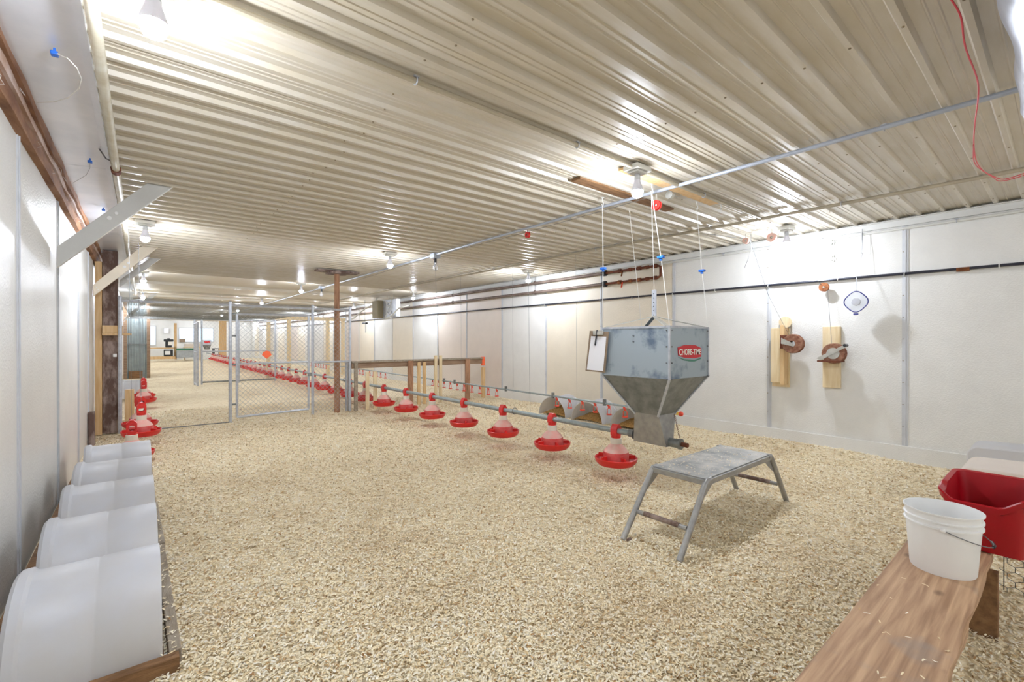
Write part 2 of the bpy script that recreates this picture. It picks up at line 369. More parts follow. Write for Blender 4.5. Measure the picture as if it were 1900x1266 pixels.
# denser close to the viewpoint: sample radius with a falling density
u = rng.uniform(0, 1, NC * 2); R = 0.5 * (9.5 / 0.5) ** (u ** 0.62); th = rng.uniform(-0.25, PI / 2 + .2, NC * 2)
cx = R * np.sin(th); cy = R * np.cos(th)
ok = (cx > WL + .03) & (cx < WR - 0.04) & (cy > -.8) & (cy < 9.2)
ok &= ~((cx < 0.06) & (cy > 1.97) & (cy < 4.9))
cx = cx[ok][:NC]; cy = cy[ok][:NC]
P = np.stack([cx, cy, hmap(cx, cy) + rng.uniform(-0.004, 0.012, len(cx))], 1)
dist = np.hypot(cx, cy); sz = 1 + 0.10 * np.clip(dist - 2, 0, 8)
chips('wood_shavings', 'pale wood shavings littering the whole barn floor', 'shavings', P,
      rng.uniform(0.008, 0.021, len(cx)) * sz, rng.uniform(0.0035, 0.009, len(cx)) * sz, lift=0.004)

# ------------------------------------------------------------------ ceiling
mb = MB()
prof = []; P6 = 0.1555
y = YB - 0.1; y0 = 1.75 - 31 * P6
k = 0; yy = y0 + 0.02
prof.append((YB - .15, CZ))
while yy < 9.5:
    major = (k % 1 == 0)
    prof += [(yy - 0.020, CZ), (yy - 0.010, CZ - 0.019), (yy + 0.010, CZ - 0.019), (yy + 0.020, CZ)]
    for q in (0.062, 0.092): prof += [(yy + q - .006, CZ), (yy + q - .002, CZ - 0.0035), (yy + q + .002, CZ - 0.0035), (yy + q + .006, CZ)]
    yy += P6; k += 1
prof.append((9.62, CZ)); prof.append((9.64, CZ + 0.02)); 
for yb in (11.4, 13.4, 14.6, 15.9, 17.4, 19.2, 21.2, 23.5, 26, 29, 31.5):
    prof += [(yb - .12, CZ + .02), (yb - .1, CZ - .03), (yb + .1, CZ - .03), (yb + .12, CZ + .02)]
prof.append((YF + .2, CZ + .02))
xa, xb = -0.16, WR + 0.1
vs = [(xa, p[0], p[1]) for p in prof] + [(xb, p[0], p[1]) for p in prof]; n = len(prof)
mb.add(vs, [(i, i + 1, i + 1 + n, i + n) for i in range(n - 1)])
mb.cur = 1
yy = y0 + 0.02; rows = [0.9, 2.1, 3.3, 3.9, 4.6, 5.2]
while yy < 6:
    for X in rows:
        mb.lathe([(0.0001, -0.005), (0.0045, -0.003), (0.0055, 0)], 6, (X + random.uniform(-.03, .03), yy, CZ - 0.019))
    yy += P6
struct('ceiling', mb, ['ceil', 'screw'], smooth=False)

# ------------------------------------------------------------------ walls
seamsR = [-0.26, 0.94, 2.10, 3.27, 4.48, 5.70, 6.93, 8.17, 9.40, 10.65, 11.9, 13.15, 14.4, 15.6, 16.9, 18.1, 19.3, 20.6, 21.8, 23, 24.2, 25.5, 26.7, 28, 29.2, 30.5, 31.7]
ptype = [0, 0, 0, 0, 0, 1, 1, 0, 2, 2, 0, 1, 0, 1, 2, 0, 1, 0, 0, 1, 2, 0, 1, 0, 1, 0, 0, 1, 0]
edges = [YB - .1, -1.5] + seamsR + [YF + .1]
mb = MB()
for i in range(len(edges) - 1):
    mb.cur = ptype[i % len(ptype)]
    mb.add([(WR, edges[i], -.1), (WR, edges[i + 1], -.1), (WR, edges[i + 1], CZ + .05), (WR, edges[i], CZ + .05)], [(0, 1, 2, 3)])
mb.cur = 0
mb.add([(WR + .05, YB, -.1), (WR + .05, YF, -.1), (WR + .05, YF, CZ + .1), (WR + .05, YB, CZ + .1)], [(0, 1, 2, 3)])
struct('wall_right', mb, ['wall', 'wall_cream', 'wall_pink'], smooth=False)
for i, s_ in enumerate(seamsR[:16]):
    mb = MB(); mb.box2((WR - .006, s_ - .022, 0), (WR, s_ + .022, 2.2)); mb.box2((WR - .012, s_ - .006, 0), (WR - .004, s_ + .006, 2.2))
    mb.cur = 1
    for z in np.arange(.15, 2.2, .2): mb.lathe([(.0001, -.004), (.0045, -.003), (.005, 0)], 6, (WR - .006, s_ + .014, z), axis='X')
    struct('trim_%d' % (i + 1), mb, ['seam', 'screw'])
mb = MB(); mb.box2((WL - .05, YB, -.1), (WL, 7.5, CZ + .05)); mb.box2((WL - .05, 7.5, -.1), (WL - .02, YF, CZ + .05))
struct('wall_left', mb, 'wall', smooth=False)
for i, s_ in enumerate([1.9, 3.12, 4.42, 5.72, 6.75]):
    mb = MB(); mb.box2((WL, s_ - .02, 0), (WL + .006, s_ + .02, 2.1)); mb.box2((WL, s_ - .005, 0), (WL + .011, s_ + .005, 2.1))
    mb.cur = 1
    for z in np.arange(.1, 2.1, .25): mb.lathe([(.0001, .004), (.0045, .003), (.005, 0)], 6, (WL + .006, s_ + .013, z), axis='X')
    struct('trim_%d' % (i + 21), mb, ['seam', 'screw'])
mb = MB(); mb.box2((WL - .2, YF, -.1), (WR + .2, YF + .1, CZ + .1)); struct('wall_far', mb, 'wall', smooth=False)
mb = MB(); mb.box2((WL - .2, YB - .1, -.1), (WR + .2, YB, CZ + .1)); struct('wall_back', mb, 'wall', smooth=False)
mb = MB(); mb.box2((WR - .02, YB, -.05), (WR, YF, .17)); struct('baseboard_right', mb, 'wall', bevel=.004)
mb = MB(); mb.box2((WR - .03, YB, CZ - .085), (WR, YF, CZ - .022)); mb.box2((WR - .055, YB, CZ - .03), (WR, YF, CZ - .02)); struct('trim_31', mb, 'white_wood', bevel=.003)

# left eave: rough double beam, silver sheet strip, edge flashing
mb = MB()
n = 44; ys = [YB + (9.4 - YB) * i / n for i in range(n + 1)]
def rough_beam(x0, x1, z0, z1):
    vs = []; fs = []
    for i, yv in enumerate(ys):
        j = lambda: random.uniform(-.006, .006)
        vs += [(x0, yv, z0 + j()), (x1 + j(), yv, z0 + j()), (x1 + j(), yv, z1), (x0, yv, z1)]
    for i in range(n):
        for a in range(4): fs.append((i * 4 + a, i * 4 + (a + 1) % 4, (i + 1) * 4 + (a + 1) % 4, (i + 1) * 4 + a))
    fs += [(0, 1, 2, 3), (n * 4, n * 4 + 1, n * 4 + 2, n * 4 + 3)]
    mb.add(vs, fs)
rough_beam(WL, WL + .035, 2.10, 2.175); mb.cur = 1
rough_beam(WL, WL + .052, 2.172, 2.205); mb.cur = 0
rough_beam(WL, WL + .068, 2.203, 2.25)
t = thing('eave_beam', 'rough brown eave beam with cobwebs along the top of the left wall', 'beam', (WL + .03, 4, 2.10))
mb.build('timber', ['beam', 'beam_pale'], t, smooth=False)
mb = MB()
for i in range(22):
    yv = random.uniform(.8, 9); z = random.uniform(2.11, 2.2); x = WL + .045 + (.02 if z > 2.17 else 0)
    mb.tube([(x, yv, z), (x + .012, yv + random.uniform(-.04, .04), z - .02), (x, yv + random.uniform(-.08, .08), z - random.uniform(0, .05))], .0007, 4)
mb.build('cobweb', 'web', t)
mb = MB(); 
for a, b in ((YB, 1.2), (1.2, 4.0), (4.0, 6.3), (6.3, 9.0), (9.0, 13)):
    mb.add([(WL + .05, a, CZ - .02), (WL + .05, b - .004, CZ - .02), (-.165, b - .004, CZ - .004), (-.165, a, CZ - .004),
            (WL + .05, a, CZ - .012), (WL + .05, b - .004, CZ - .012), (-.165, b - .004, CZ + .004), (-.165, a, CZ + .004)],
           [(0, 1, 2, 3), (4, 5, 6, 7), (0, 1, 5, 4), (1, 2, 6, 5), (2, 3, 7, 6), (3, 0, 4, 7)])
struct('trim_32', mb, 'sheet', smooth=False)
mb = MB(); mb.box2((-.175, YB, CZ - .022), (-.155, 13, CZ + .01)); mb.box2((-.16, YB, CZ - .03), (-.15, 13, CZ - .002)); struct('trim_33', mb, 'sheet', smooth=False)
mb = MB(); mb.box2((WL - .1, YB, CZ + .01), (-.1, YF, CZ + .03)); mb.box2((WL - .02, 9.4, 2.1), (WL + .05, YF, CZ)); struct('trim_34', mb, 'white_wood', smooth=False)

# ------------------------------------------------------------------ lamps
bp = thing('light_bulb', '', 'light bulb', (0, 0, 0), 'lit bare bulbs on the ceiling')
mb = MB(); mb.box2((-.075, -.055, -.03), (.075, .055, 0)); mb.box2((-.05, -.04, -.045), (.05, .04, -.03)); mb.build('ceiling_box', 'white_pipe', bp, bevel=.003)
mb = MB(); mb.lathe([(.0001, -.085), (.02, -.085), (.019, -.06), (.016, -.045), (.0001, -.045)], 14); mb.build('socket', 'galv', bp)
mb = MB(); mb.lathe([(.019, -.085), (.022, -.10), (.03, -.125), (.0345, -.140), (.0375, -.155)], 16); neck = mb.build('bulb_neck', 'bulb_neck', bp)
mb = MB(); mb.lathe([(.037, -.154), (.0355, -.17), (.028, -.187), (.014, -.197), (.0002, -.199)], 14); mb.build('globe', 'bulb', neck)
colx = {0.03: 'left column', 2.45: 'middle column', 4.88: 'right column'}
rowsY = [1.75, -2.05, 5.45, 9.58, 13.38, 17.2, 21.0, 25.0, 28.5, 31.6]  # the row behind the viewpoint is added out of view as fill light
first = True
for r, Yv in enumerate(rowsY):
    for X, nm in colx.items():
        rr = r - 1 if r > 1 else r
        lab = 'lit bare white bulb in the %s, %s row counted from the hopper' % (nm, ORD[rr])
        if r == 1: lab = 'added unseen fill bulb behind the viewpoint, %s' % nm
        Xp = X + {(0, 4.88): .04, (2, 4.88): -.09}.get((r, X), 0) + (.02 if r == 0 and X == 2.45 else 0)
        if first: bp.location = (Xp, Yv, CZ - .018); bp['label'] = lab; first = False
        else: dup(bp, loc=(Xp, Yv, CZ - .018 + (.02 if r > 2 else 0)), label=lab)
# unlit pear bulbs
ub = thing('clear_bulb', 'unlit clear bulb in a black socket on the conduit box, second row', 'light bulb', (0, 0, 0), 'unlit bulbs')
mb = MB(); mb.box2((-.05, -.05, -.06), (.05, .05, 0)); mb.build('junction_box', 'conduit', ub, bevel=.003)
mb = MB(); mb.lathe([(.0001, -.115), (.019, -.115), (.017, -.06), (.0001, -.06)], 12); mb.build('socket', 'black', ub)
mb = MB(); mb.lathe([(.016, -.115), (.02, -.14), (.032, -.17), (.033, -.19), (.022, -.212), (.0002, -.22)], 16); mb.build('globe', 'glass', ub)
p = PZ(799, 470, CZ - .02); ub.location = (2.93, p.y, CZ - .02)
dup(ub, loc=(2.93, 9.9, CZ), label='unlit clear bulb on the conduit beside the third lit row')

# ------------------------------------------------------------------ conduits and pipes on the ceiling
def clips(mb, pts, r, axis='Y'):
    for p in pts: mb.ring(p, r + .003, .003, axis=axis, n=12, m=5); 
def run(name, label, pts, r, m, clip=None, axis='Y', cat='pipe'):
    t = thing(name, label, cat, pts[0]); MB().tube(pts, r, 10).build('tube', m, t)
    if clip:
        for c in clip:
            mb = MB(); mb.ring(c, r + .003, .003, axis=axis, n=12, m=5)
            mb.box2((c[0] - .012, c[1] - .012, c[2] + r), (c[0] + .012, c[1] + .012, c[2] + r + .006)); mb.build('clip', 'galv', t)
    return t
run('conduit', 'blue-grey ceiling conduit running the length of the barn beside the hopper hooks', [(3.02, YB, CZ - .035), (2.95, 1.2, CZ - .035), (2.92, 4, CZ - .035), (2.93, 12, CZ - .035), (2.95, 30, CZ - .035)], .0125, 'conduit',
    [(2.97 - .01 * i, yv, CZ - .035) for i, yv in enumerate((.6, 1.6, 2.8, 4.4, 7))])
run('conduit', 'tan conduit along the ceiling nearest to the right wall', [(4.42, YB, CZ - .035), (4.36, 1.2, CZ - .035), (4.25, 3.5, CZ - .035), (4.2, 12, CZ - .035), (4.2, 30, CZ - .035)], .014, 'conduit_tan',
    [(4.36, 1.15, CZ - .035), (4.31, 2.2, CZ - .035), (4.25, 3.6, CZ - .035), (4.22, 5.6, CZ - .035)])
run('conduit', 'grey cross conduit over the ceiling ribs to the front lamp', [(-.1, 1.745, CZ - .034), (4.3, 1.745, CZ - .034)], .0125, 'conduit_tan',
    [(x, 1.745, CZ - .034) for x in (.9, 1.9, 3.3)], axis='X')
run('conduit', 'white conduit under the trim along the right wall', [(WR - .03, YB, CZ - .11), (WR - .03, 30, CZ - .11)], .012, 'white_pipe',
    [(WR - .03, yv, CZ - .11) for yv in (.6, 1.6, 2.6, 3.6, 4.6)])
# black water pipe
t = run('water_pipe', 'thin black water pipe crossing the right wall at head height', [(WR - .03, YB, 1.74), (WR - .03, 10.2, 1.76), (WR - .03, 30, 1.76)], .0125, 'blackpipe')
for yv in (.35, .94, 1.45, 2.1, 2.7, 3.27, 3.9, 4.48, 5.7, 6.93):
    MB().ring((WR - .03, yv, 1.74), .016, .004, axis='Y', n=12, m=5).build('clip', 'white_pipe', t)
MB().tube([(WR - .03, .52, 1.74), (WR - .03, .60, 1.74)], .018, 10).build('coupling', 'copper', t)
# heating pipes with valves
hp = thing('heating_pipe', 'pair of dark heating pipes with rusty valves joined by a loop on the right wall', 'pipe', (5.33, 3.4, 2.1))
ZA, ZB2 = 2.135, 1.975; XA = 5.34
for z in (ZA, ZB2): MB().tube([(XA, 4.35, z), (XA, 9, z), (XA, 30, z)], .024, 12).build('pipe', 'dkpipe', hp)
MB().tube([(XA, 4.36, ZA), (XA, 3.46, ZA), (XA, 3.42, ZA - .02), (XA, 3.42, ZB2 + .02), (XA, 3.46, ZB2), (XA, 4.36, ZB2)], .017, 10).build('valve_loop', 'rust', hp)
for z in (ZA, ZB2):
    for yv, r in ((3.5, .027), (3.62, .024), (3.75, .027), (3.9, .024), (4.08, .03)):
        MB().tube([(XA, yv - .025, z), (XA, yv + .025, z)], r, 10).build('fitting', 'copper' if yv > 3.7 and z == ZB2 else 'rust', hp)
    MB().tube([(XA, 4.33, z), (XA, 4.38, z)], .045, 12).build('flange', 'black', hp)
    MB().beam((XA - .02, 4.02, z - .01), (XA - .07, 4.0, z - .09), .02, .008).build('valve_handle', 'copper' if z == ZA else 'orange', hp)
for yv in (5.9, 8.6, 12):
    for z in (ZA, ZB2): MB().ring((XA, yv, z), .03, .007, axis='Y', n=14, m=6).build('hanger', 'dkpipe', hp)
    MB().tube([(XA, yv, ZB2), (XA, yv, CZ - .03)], .004, 6).build('rod', 'steelwire', hp)
# gas pipe on the left
gp = thing('gas_pipe', 'cream painted steel pipe along the left edge of the ceiling', 'pipe', (-.12, 0, 2.2))
MB().tube([(-.12, YB, 2.2), (-.12, 3.77, 2.2), (-.115, 7.0, 2.2), (-.10, 13.5, 2.2)], .0195, 14).build('tube', 'gas', gp)
mb = MB(); mb.tube([(-.12, 3.72, 2.2), (-.12, 3.79, 2.2)], .026, 14); mb.build('coupling', 'rust', gp)
mb = MB(); mb.tube([(-.12, 3.6, 2.2), (-.16, 3.6, 2.215), (-.19, 3.6, CZ - .005)], .004, 5); mb.build('bracket', 'steelwire', gp)

# ------------------------------------------------------------------ diagonal braces on the left
def brace(px, Yp, m, label, holes=()):
    a, b, c, d = [PY(x, y, Yp) for x, y in px]   # wall-top, wall-bottom, ceiling-right, ceiling-left
    t = thing('diagonal_brace', label, 'brace', b)
    mb = MB(); mb.prism([a, b, c, d], (0, .04, 0)); mb.build('board', m, t, smooth=False, bevel=.003)
    for hx, hy, r in holes:
        h = PY(hx, hy, Yp); mb = MB(); mb.lathe([(.0001, -.006), (r * .8, -.006), (r, -.002), (r, 0)], 16, h, axis='Y'); mb.build('bolt', 'white', t)
brace([(105, 458), (105, 497), (336, 336), (290, 328)], 4.15, 'white_wood', 'nearest white diagonal board brace from left wall to ceiling', [(203, 405, .016), (216, 396, .012)])
brace([(173, 528), (173, 550), (308, 448), (272, 450)], 7.0, 'cream_wood', 'cream diagonal brace in front of the dark timber post', [(231, 495, .016), (238, 488, .014), (179, 533, .006), (182, 538, .006)])
brace([(222, 520), (222, 533), (303, 477), (286, 473)], 7.85, 'white_wood', 'grey diagonal brace just behind the cream one', [(237, 518, .016)])
brace([(234, 587), (229, 598), (293, 545), (280, 546)], 13.2, 'white_wood', 'far white diagonal brace beyond the first wire fence', [(254, 569, .03), (258, 566, .02)])

# blue clips with twine under the silver sheet
def clipcord(px, label, cord, r=.0022, cm='cord'):
    c = PZ(*px, CZ - .03); t = thing('cord_clip', label, 'clip', c)
    mb = MB(); mb.box(c + Vector((0, 0, -.008)), (.022, .03, .014)); mb.box(c + Vector((0, 0, .005)), (.008, .008, .02)); mb.build('clip_body', 'blue', t, bevel=.003)
    pts = [PZ(x, y, z) for x, y, z in cord]; MB().tube([c] + pts, r, 6).build('cord', cm, t)
clipcord((101, 96), 'blue clip with frayed white twine on the silver strip', [(112, 103, CZ - .05), (125, 108, CZ - .07), (142, 125, CZ - .09), (151, 146, CZ - .1), (146, 165, CZ - .1), (125, 182, CZ - .09), (100, 189, CZ - .08), (70, 190, CZ - .07)])
clipcord((167, 298), 'small blue clip with thin wire on the silver strip, near the gas pipe coupling', [(167, 312, CZ - .04), (160, 325, CZ - .03), (135, 340, CZ - .02)], .001, 'steelwire')
clipcord((192, 388), 'dark blue clip on the silver strip, just before the nearest brace', [(192, 392, CZ - .02)], .001, 'steelwire')

# ------------------------------------------------------------------ left: nests
def hood_thing(name, label, group):
    t = thing(name, label, 'nest box', (0, 0, 0), group)
    R = .285; L = .385; mb = MB(); ns = 28
    prof = [(.0, R), (.012, R + .012), (.035, R + .013), (.045, R + .002), (.06, R), (.20, R), (.205, R - .003), (.215, R - .003), (.22, R), (L, R), (L, R - .006), (.02, R - .006)]
    vs = []; fs = []
    for x, r in prof:
        for j in range(ns + 1):
            a = PI * j / ns; sq = 1.0
            vs.append((x, r * math.cos(a), r * math.sin(a)))
    for i in range(len(prof) - 1):
        for j in range(ns): fs.append((i * (ns + 1) + j, i * (ns + 1) + j + 1, (i + 1) * (ns + 1) + j + 1, (i + 1) * (ns + 1) + j))
    mb.add(vs, fs); mb.build('hood_shell', 'barrel', t)
    mb = MB(); pr = [(0, R * math.cos(PI * j / ns), R * math.sin(PI * j / ns)) for j in range(ns + 1)]
    mb.prism([(.018, y_ * .98, z_ * .98) for _, y_, z_ in pr], (.006, 0, 0)); mb.build('end_panel', 'barrel', t)
    return t
hy = [2.23, 2.82, 3.42, 4.03, 4.65]
hl = ['nearest white half-barrel nest hood in the bottom left corner', 'second white half-barrel nest hood from the camera along the left wall', 'third white nest hood along the left wall, middle of the five',
      'fourth white half-barrel nest hood along the left wall', 'farthest of the five white nest hoods, before the red hanging pans']
hood = hood_thing('nest_hood', hl[0], 'white nest hoods along the left wall'); hood.location = (-.33, hy[0], .05)
for i in range(1, 5): dup(hood, loc=(-.33, hy[i], .05), rotz=random.uniform(-.03, .03), label=hl[i])
dup(hood, loc=(-.30, 11.3, .05), label='white nest hood against the left wall beyond the wire fence')
dup(hood, loc=(-.30, 11.95, .05), label='white nest hood behind the first one beyond the wire fence')
nb = thing('nesting_platform', 'weathered timber frame under the white nest hoods', 'frame', (.08, 1.95, 0))
mb = MB(); mb.beam((.09, 1.95, .035), (.075, 3.0, .035), .035, .07); mb.build('side_rail', 'rail_old', nb, smooth=False, bevel=.003)
mb = MB(); mb.beam((.08, 3.01, .04), (.065, 3.8, .04), .033, .07); mb.build('side_rail', 'rail_old', nb, smooth=False, bevel=.003)
mb = MB(); mb.beam((.06, 3.81, .035), (.055, 4.95, .035), .03, .08); mb.build('side_rail', 'rail_old', nb, smooth=False, bevel=.003)
mb = MB(); mb.beam((WL + .02, 1.93, .03), (.10, 1.93, .03), .04, .07); mb.build('end_board', 'brown_board', nb, smooth=False, bevel=.003)
mb = MB(); mb.box2((WL + .02, 1.95, -.01), (.06, 4.95, .045)); mb.build('base_panel', 'brown_board', nb, smooth=False)

pts = np.stack([rng.uniform(.045, .11, 240), rng.uniform(1.93, 4.9, 240), np.full(240, .074)], 1)
chips('rail_litter', 'wood shavings scattered along the timber rail of the nest hoods', 'shavings', pts, rng.uniform(.008, .022, 240), rng.uniform(.003, .009, 240), tilt=.1, lift=.003)
# dark timber post and studs
t = thing('timber_post', 'dark rough timber post against the left wall at the wire fence', 'post', (-.29, 7.55, 0))
mb = MB(); mb.box2((-.37, 7.5, -.02), (-.225, 7.66, 2.25)); mb.build('timber', 'timber_dark', t, smooth=False, bevel=.006)
mb = MB(); mb.box2((-.27, 7.47, .93), (-.235, 7.5, .97)); mb.build('switch_plate', 'white', t, bevel=.003)
t = tag(MB().box2((-.435, 7.46, -.02), (-.372, 7.56, 2.1)).build('pine_stud', 'pine', origin=(-.4, 7.5, 0), smooth=False, bevel=.003), 'pale orange pine stud left of the dark timber post', 'post')
a = PY(190, 618, 7.4)
t = tag(MB().box2((a.x, 7.36, a.z), (a.x + .19, 7.45, a.z + .09)).box2((a.x, 7.34, a.z - .03), (a.x + .27, 7.45, a.z)).build('timber_block', 'pine', origin=(a.x + .1, 7.4, a.z - .03), smooth=False, bevel=.003), 'short pine block nailed across the dark timber post', 'wood block')
mb = MB(); mb.beam((WL + .035, 6.7, 0), (WL + .03, 6.72, .36), .05, .10, up=(0, 1, 0)); tag(mb.build('short_board', 'timber_dark', origin=(WL + .03, 6.7, 0), smooth=False, bevel=.003), 'short dark board standing against the left wall seam', 'board')
tag(MB().box2((-.16, 7.42, 0), (-.07, 7.5, .52)).build('pine_stud', 'pine', origin=(-.12, 7.46, 0), smooth=False, bevel=.003), 'short pine stud beside the kennel fence post on the left', 'post')

# ------------------------------------------------------------------ feeders
def feeder(label, group, piped=True):
    t = thing('feeder_pan', label, 'feeder', (0, 0, 0), group)
    mb = MB(); mb.lathe([(.0002, .004), (.10, 0), (.145, .006), (.168, .03), (.176, .062), (.171, .066), (.163, .060), (.155, .034), (.135, .018), (.09, .014), (.0002, .02)], 36); pan = mb.build('pan', 'red', t)
    mb = MB(); mb.lathe([(.104, .015), (.106, .095), (.102, .112), (.100, .112), (.103, .02)], 28); mb.build('drum', 'red_dk', t)
    mb = MB(); mb.lathe([(.103, .108), (.094, .125), (.07, .152), (.05, .170), (.046, .178)], 28); mb.build('cone', 'cone', t)
    mb = MB(); mb.lathe([(.046, .175), (.047, .222), (.04, .226)], 20); mb.build('collar', 'collar', t)
    for k in range(5):
        a = k * 2 * PI / 5 + .5; R = Matrix.Rotation(a, 3, 'Z'); MB().box(R @ Vector((.132, 0, .066)), (.056, .014, .03), R).build('fin', 'red', pan, smooth=False)
    mb = MB(); mb.lathe([(.040, .218), (.040, .262), (.034, .268)], 16)
    if piped:
        mb.prism([(-.036, -.03, .25), (.036, -.03, .25), (.036, -.03, .30), (.012, -.03, .338), (-.012, -.03, .338), (-.036, -.03, .30)], (0, .06, 0))
    mb.build('clamp', 'red', t)
    if not piped:
        mb = MB()
        # hollow saddle: two cheeks with round holes (pipe removed)
        for s_ in (-1, 1):
            k = 16; ring1 = []; ring2 = []
            for j in range(k):
                a = 2 * PI * j / k; ring1.append((.026 * math.cos(a), .29 + .026 * math.sin(a)))
                q = max(abs(math.cos(a)), abs(math.sin(a))); ring2.append((.04 * math.cos(a) / q, .29 + (.045 if math.sin(a) > 0 else .04) * math.sin(a) / q))
            vs = [(x, s_ * .028, z) for x, z in ring1] + [(x, s_ * .028, z) for x, z in ring2] + [(x, s_ * .036, z) for x, z in ring1] + [(x, s_ * .036, z) for x, z in ring2]
            fs = []
            for j in range(k):
                j2 = (j + 1) % k; fs += [(j, j2, k + j2, k + j), (2 * k + j, 2 * k + j2, 3 * k + j2, 3 * k + j), (j, j2, 2 * k + j2, 2 * k + j), (k + j, k + j2, 3 * k + j2, 3 * k + j)]
            mb.add(vs, fs)
        for s_ in (-1, 1): mb.box((s_ * .037, 0, .292), (.006, .07, .085))
        mb.prism([(-.04, -.034, .332), (.04, -.034, .332), (.012, -.034, .365), (-.012, -.034, .365)], (0, .068, 0))
        mb.build('saddle', 'red', t, smooth=False)
    return t
FX, FP = 3.03, 0.745
def fx(Y): return 3.07 - 0.02 * min(max(Y - 2.4, 0), 5)
fd = feeder('', 'red feeder pans on the long pipe')
N_F = 40
for i in range(N_F):
    Yv = 2.385 + FP * i
    if Yv > 29.3: break
    lab = ('red feeder pan on the long pipe, nearest to the hopper' if i == 0 else 'red feeder pan on the long pipe, %s counted from the hopper' % ORD[i]) if i < 16 else 'small distant red feeder pan on the long pipe beyond the second wire fence'
    loc = (fx(Yv), Yv, .10)
    if i == 0: fd.location = loc; fd['label'] = lab
    else: dup(fd, loc=loc, rotz=random.uniform(-.3, .3) * 0, label=lab)
fpz = .10 + .285
t = thing('feed_pipe', 'long grey galvanised feed pipe carrying the red pans', 'pipe', (3.07, 2.2, fpz))
MB().tube([(3.07, 2.18, fpz), (fx(3.4), 3.4, fpz), (fx(4.9), 4.9, fpz), (fx(6.4), 6.4, fpz), (fx(8), 8, fpz), (fx(20), 32, fpz)], .0225, 14).build('tube', 'pipe_grey', t)
for yv in (3.68, 6.15, 8.6):
    MB().ring((fx(yv), yv, fpz + .008), .034, .0035, axis='Y', n=16, m=5).build('support_ring', 'steelwire', t)
# hanging feeders without pipe on the left
fl = feeder('red hanging feeder pan just behind the farthest nest hood', 'red hanging feeders on the left', piped=False)
spots = [(-.07, 5.6, .02, 'red hanging feeder pan just behind the farthest nest hood'), (-.0, 6.36, .10, 'second red hanging feeder pan on the left, in front of the wire fence'),
         (-.01, 7.02, .10, 'third red hanging feeder pan on the left, at the fence opening'), (0.03, 9.75, .10, 'red hanging feeder pan on the left beyond the fence, nearer of the two'), (0.03, 10.5, .10, 'red hanging feeder pan on the left beyond the fence, farther of the two')]
for i, (x, yv, z, lab) in enumerate(spots):
    if i == 0: fl.location = (x, yv, z)
    else: dup(fl, loc=(x, yv, z), rotz=(.5 if i == 2 else .1), label=lab)
    tag(MB().tube([(x, yv, z + .36), (x - .02, yv, 2.2)], .0016, 5).build('suspension_rope', 'steelwire', origin=(x, yv, z + .36)), 'thin cord holding the %s' % lab.replace('red hanging ', ''), 'cord')

# ------------------------------------------------------------------ drinkers
dp = thing('drinker_cup', '', 'drinker', (0, 0, 0), 'red nipple drinkers on the water line')
mb = MB(); mb.box((0, 0, -.012), (.022, .022, .03)); mb.box((0, .014, .004), (.01, .026, .016)); mb.build('clip', 'orange', dp, bevel=.002)
mb = MB(); mb.tube([(0, -.026, -.098), (0, -.027, -.045), (0, -.012, -.024), (0, .012, -.024), (0, .027, -.045), (0, .026, -.098)], .0045, 6); mb.build('frame', 'orange', dp)
mb = MB(); mb.lathe([(.0002, -.108), (.028, -.106), (.036, -.096), (.034, -.095), (.026, -.100), (.0002, -.102)], 18); mb.build('tray', 'orange', dp)
DX, DZ = 4.40, 0.385
def dx(Y): return 4.18 + .0 * Y
px_d = [(1161, 767), (1131, 760), (1105, 755), (1081, 750), (1057, 745), (1033, 740)]
px_e = [(923, 731), (907, 728), (891, 725), (876, 722), (861, 719), (848, 716), (835, 713), (823, 711), (812, 708), (801, 706)]
px_g = [(715, 694), (706, 692), (699, 690), (692, 688), (685, 686), (672, 684), (666, 683), (660, 682)]
DL = [4.35, 4.35]
def dlineX(Y): return 4.28 + .015 * (Y - 3)
ys_d = [PX(x, y, dlineX(4)).y for x, y in px_d]; ys_e = [PX(x, y, dlineX(6.5)).y for x, y in px_e]; ys_g = [PX(x, y, dlineX(10)).y for x, y in px_g]
cnt = 0
def drink(Yv, lab):
    global cnt
    loc = (dlineX(Yv), Yv, DZ - .025)
    if cnt == 0: dp.location = loc; dp['label'] = lab
    else: dup(dp, loc=loc, label=lab)
    cnt += 1
for i, Yv in enumerate(ys_d): drink(Yv, 'red drinker cup in the group left of the hopper, %s from the hopper' % ORD[i])
for i, Yv in enumerate(ys_e): drink(Yv, 'red drinker cup in the long group before the wooden rail fence, %s from the right' % ORD[i])
for i, Yv in enumerate(ys_g): drink(Yv, 'small red drinker cup behind the pickets, %s from the right' % ORD[i])
for i in range(8): drink(14.6 + .28 * i, 'tiny red drinker cup seen through the far chain-link fence')
t = thing('drinker_line', 'thin grey drinker pipe with red cups running behind the feeder line', 'pipe', (4.2, 2.5, DZ))
ye = PX(1262, 771, dlineX(2.7)).y
MB().tube([(dlineX(ye), ye + .12, DZ), (dlineX(8), 8, DZ), (dlineX(20), 20, DZ)], .0125, 10).build('tube', 'pipe_grey', t)
for x, y in ((1123, 745), (1026, 728), (937, 712), (820, 700), (840, 703)):
    q = PX(x, y, 4.3).y; mb = MB(); mb.box((dlineX(q), q, DZ + .01), (.03, .03, .075)); mb.build('bracket', 'galv_dark', t, smooth=False)
MB().tube([(dlineX(ye), ye + .14, DZ), (dlineX(ye), ye, DZ)], .017, 10).build('end_valve', 'yellow', t); MB().ball((dlineX(ye), ye - .01, DZ), .026).build('valve_knob', 'orange', t)

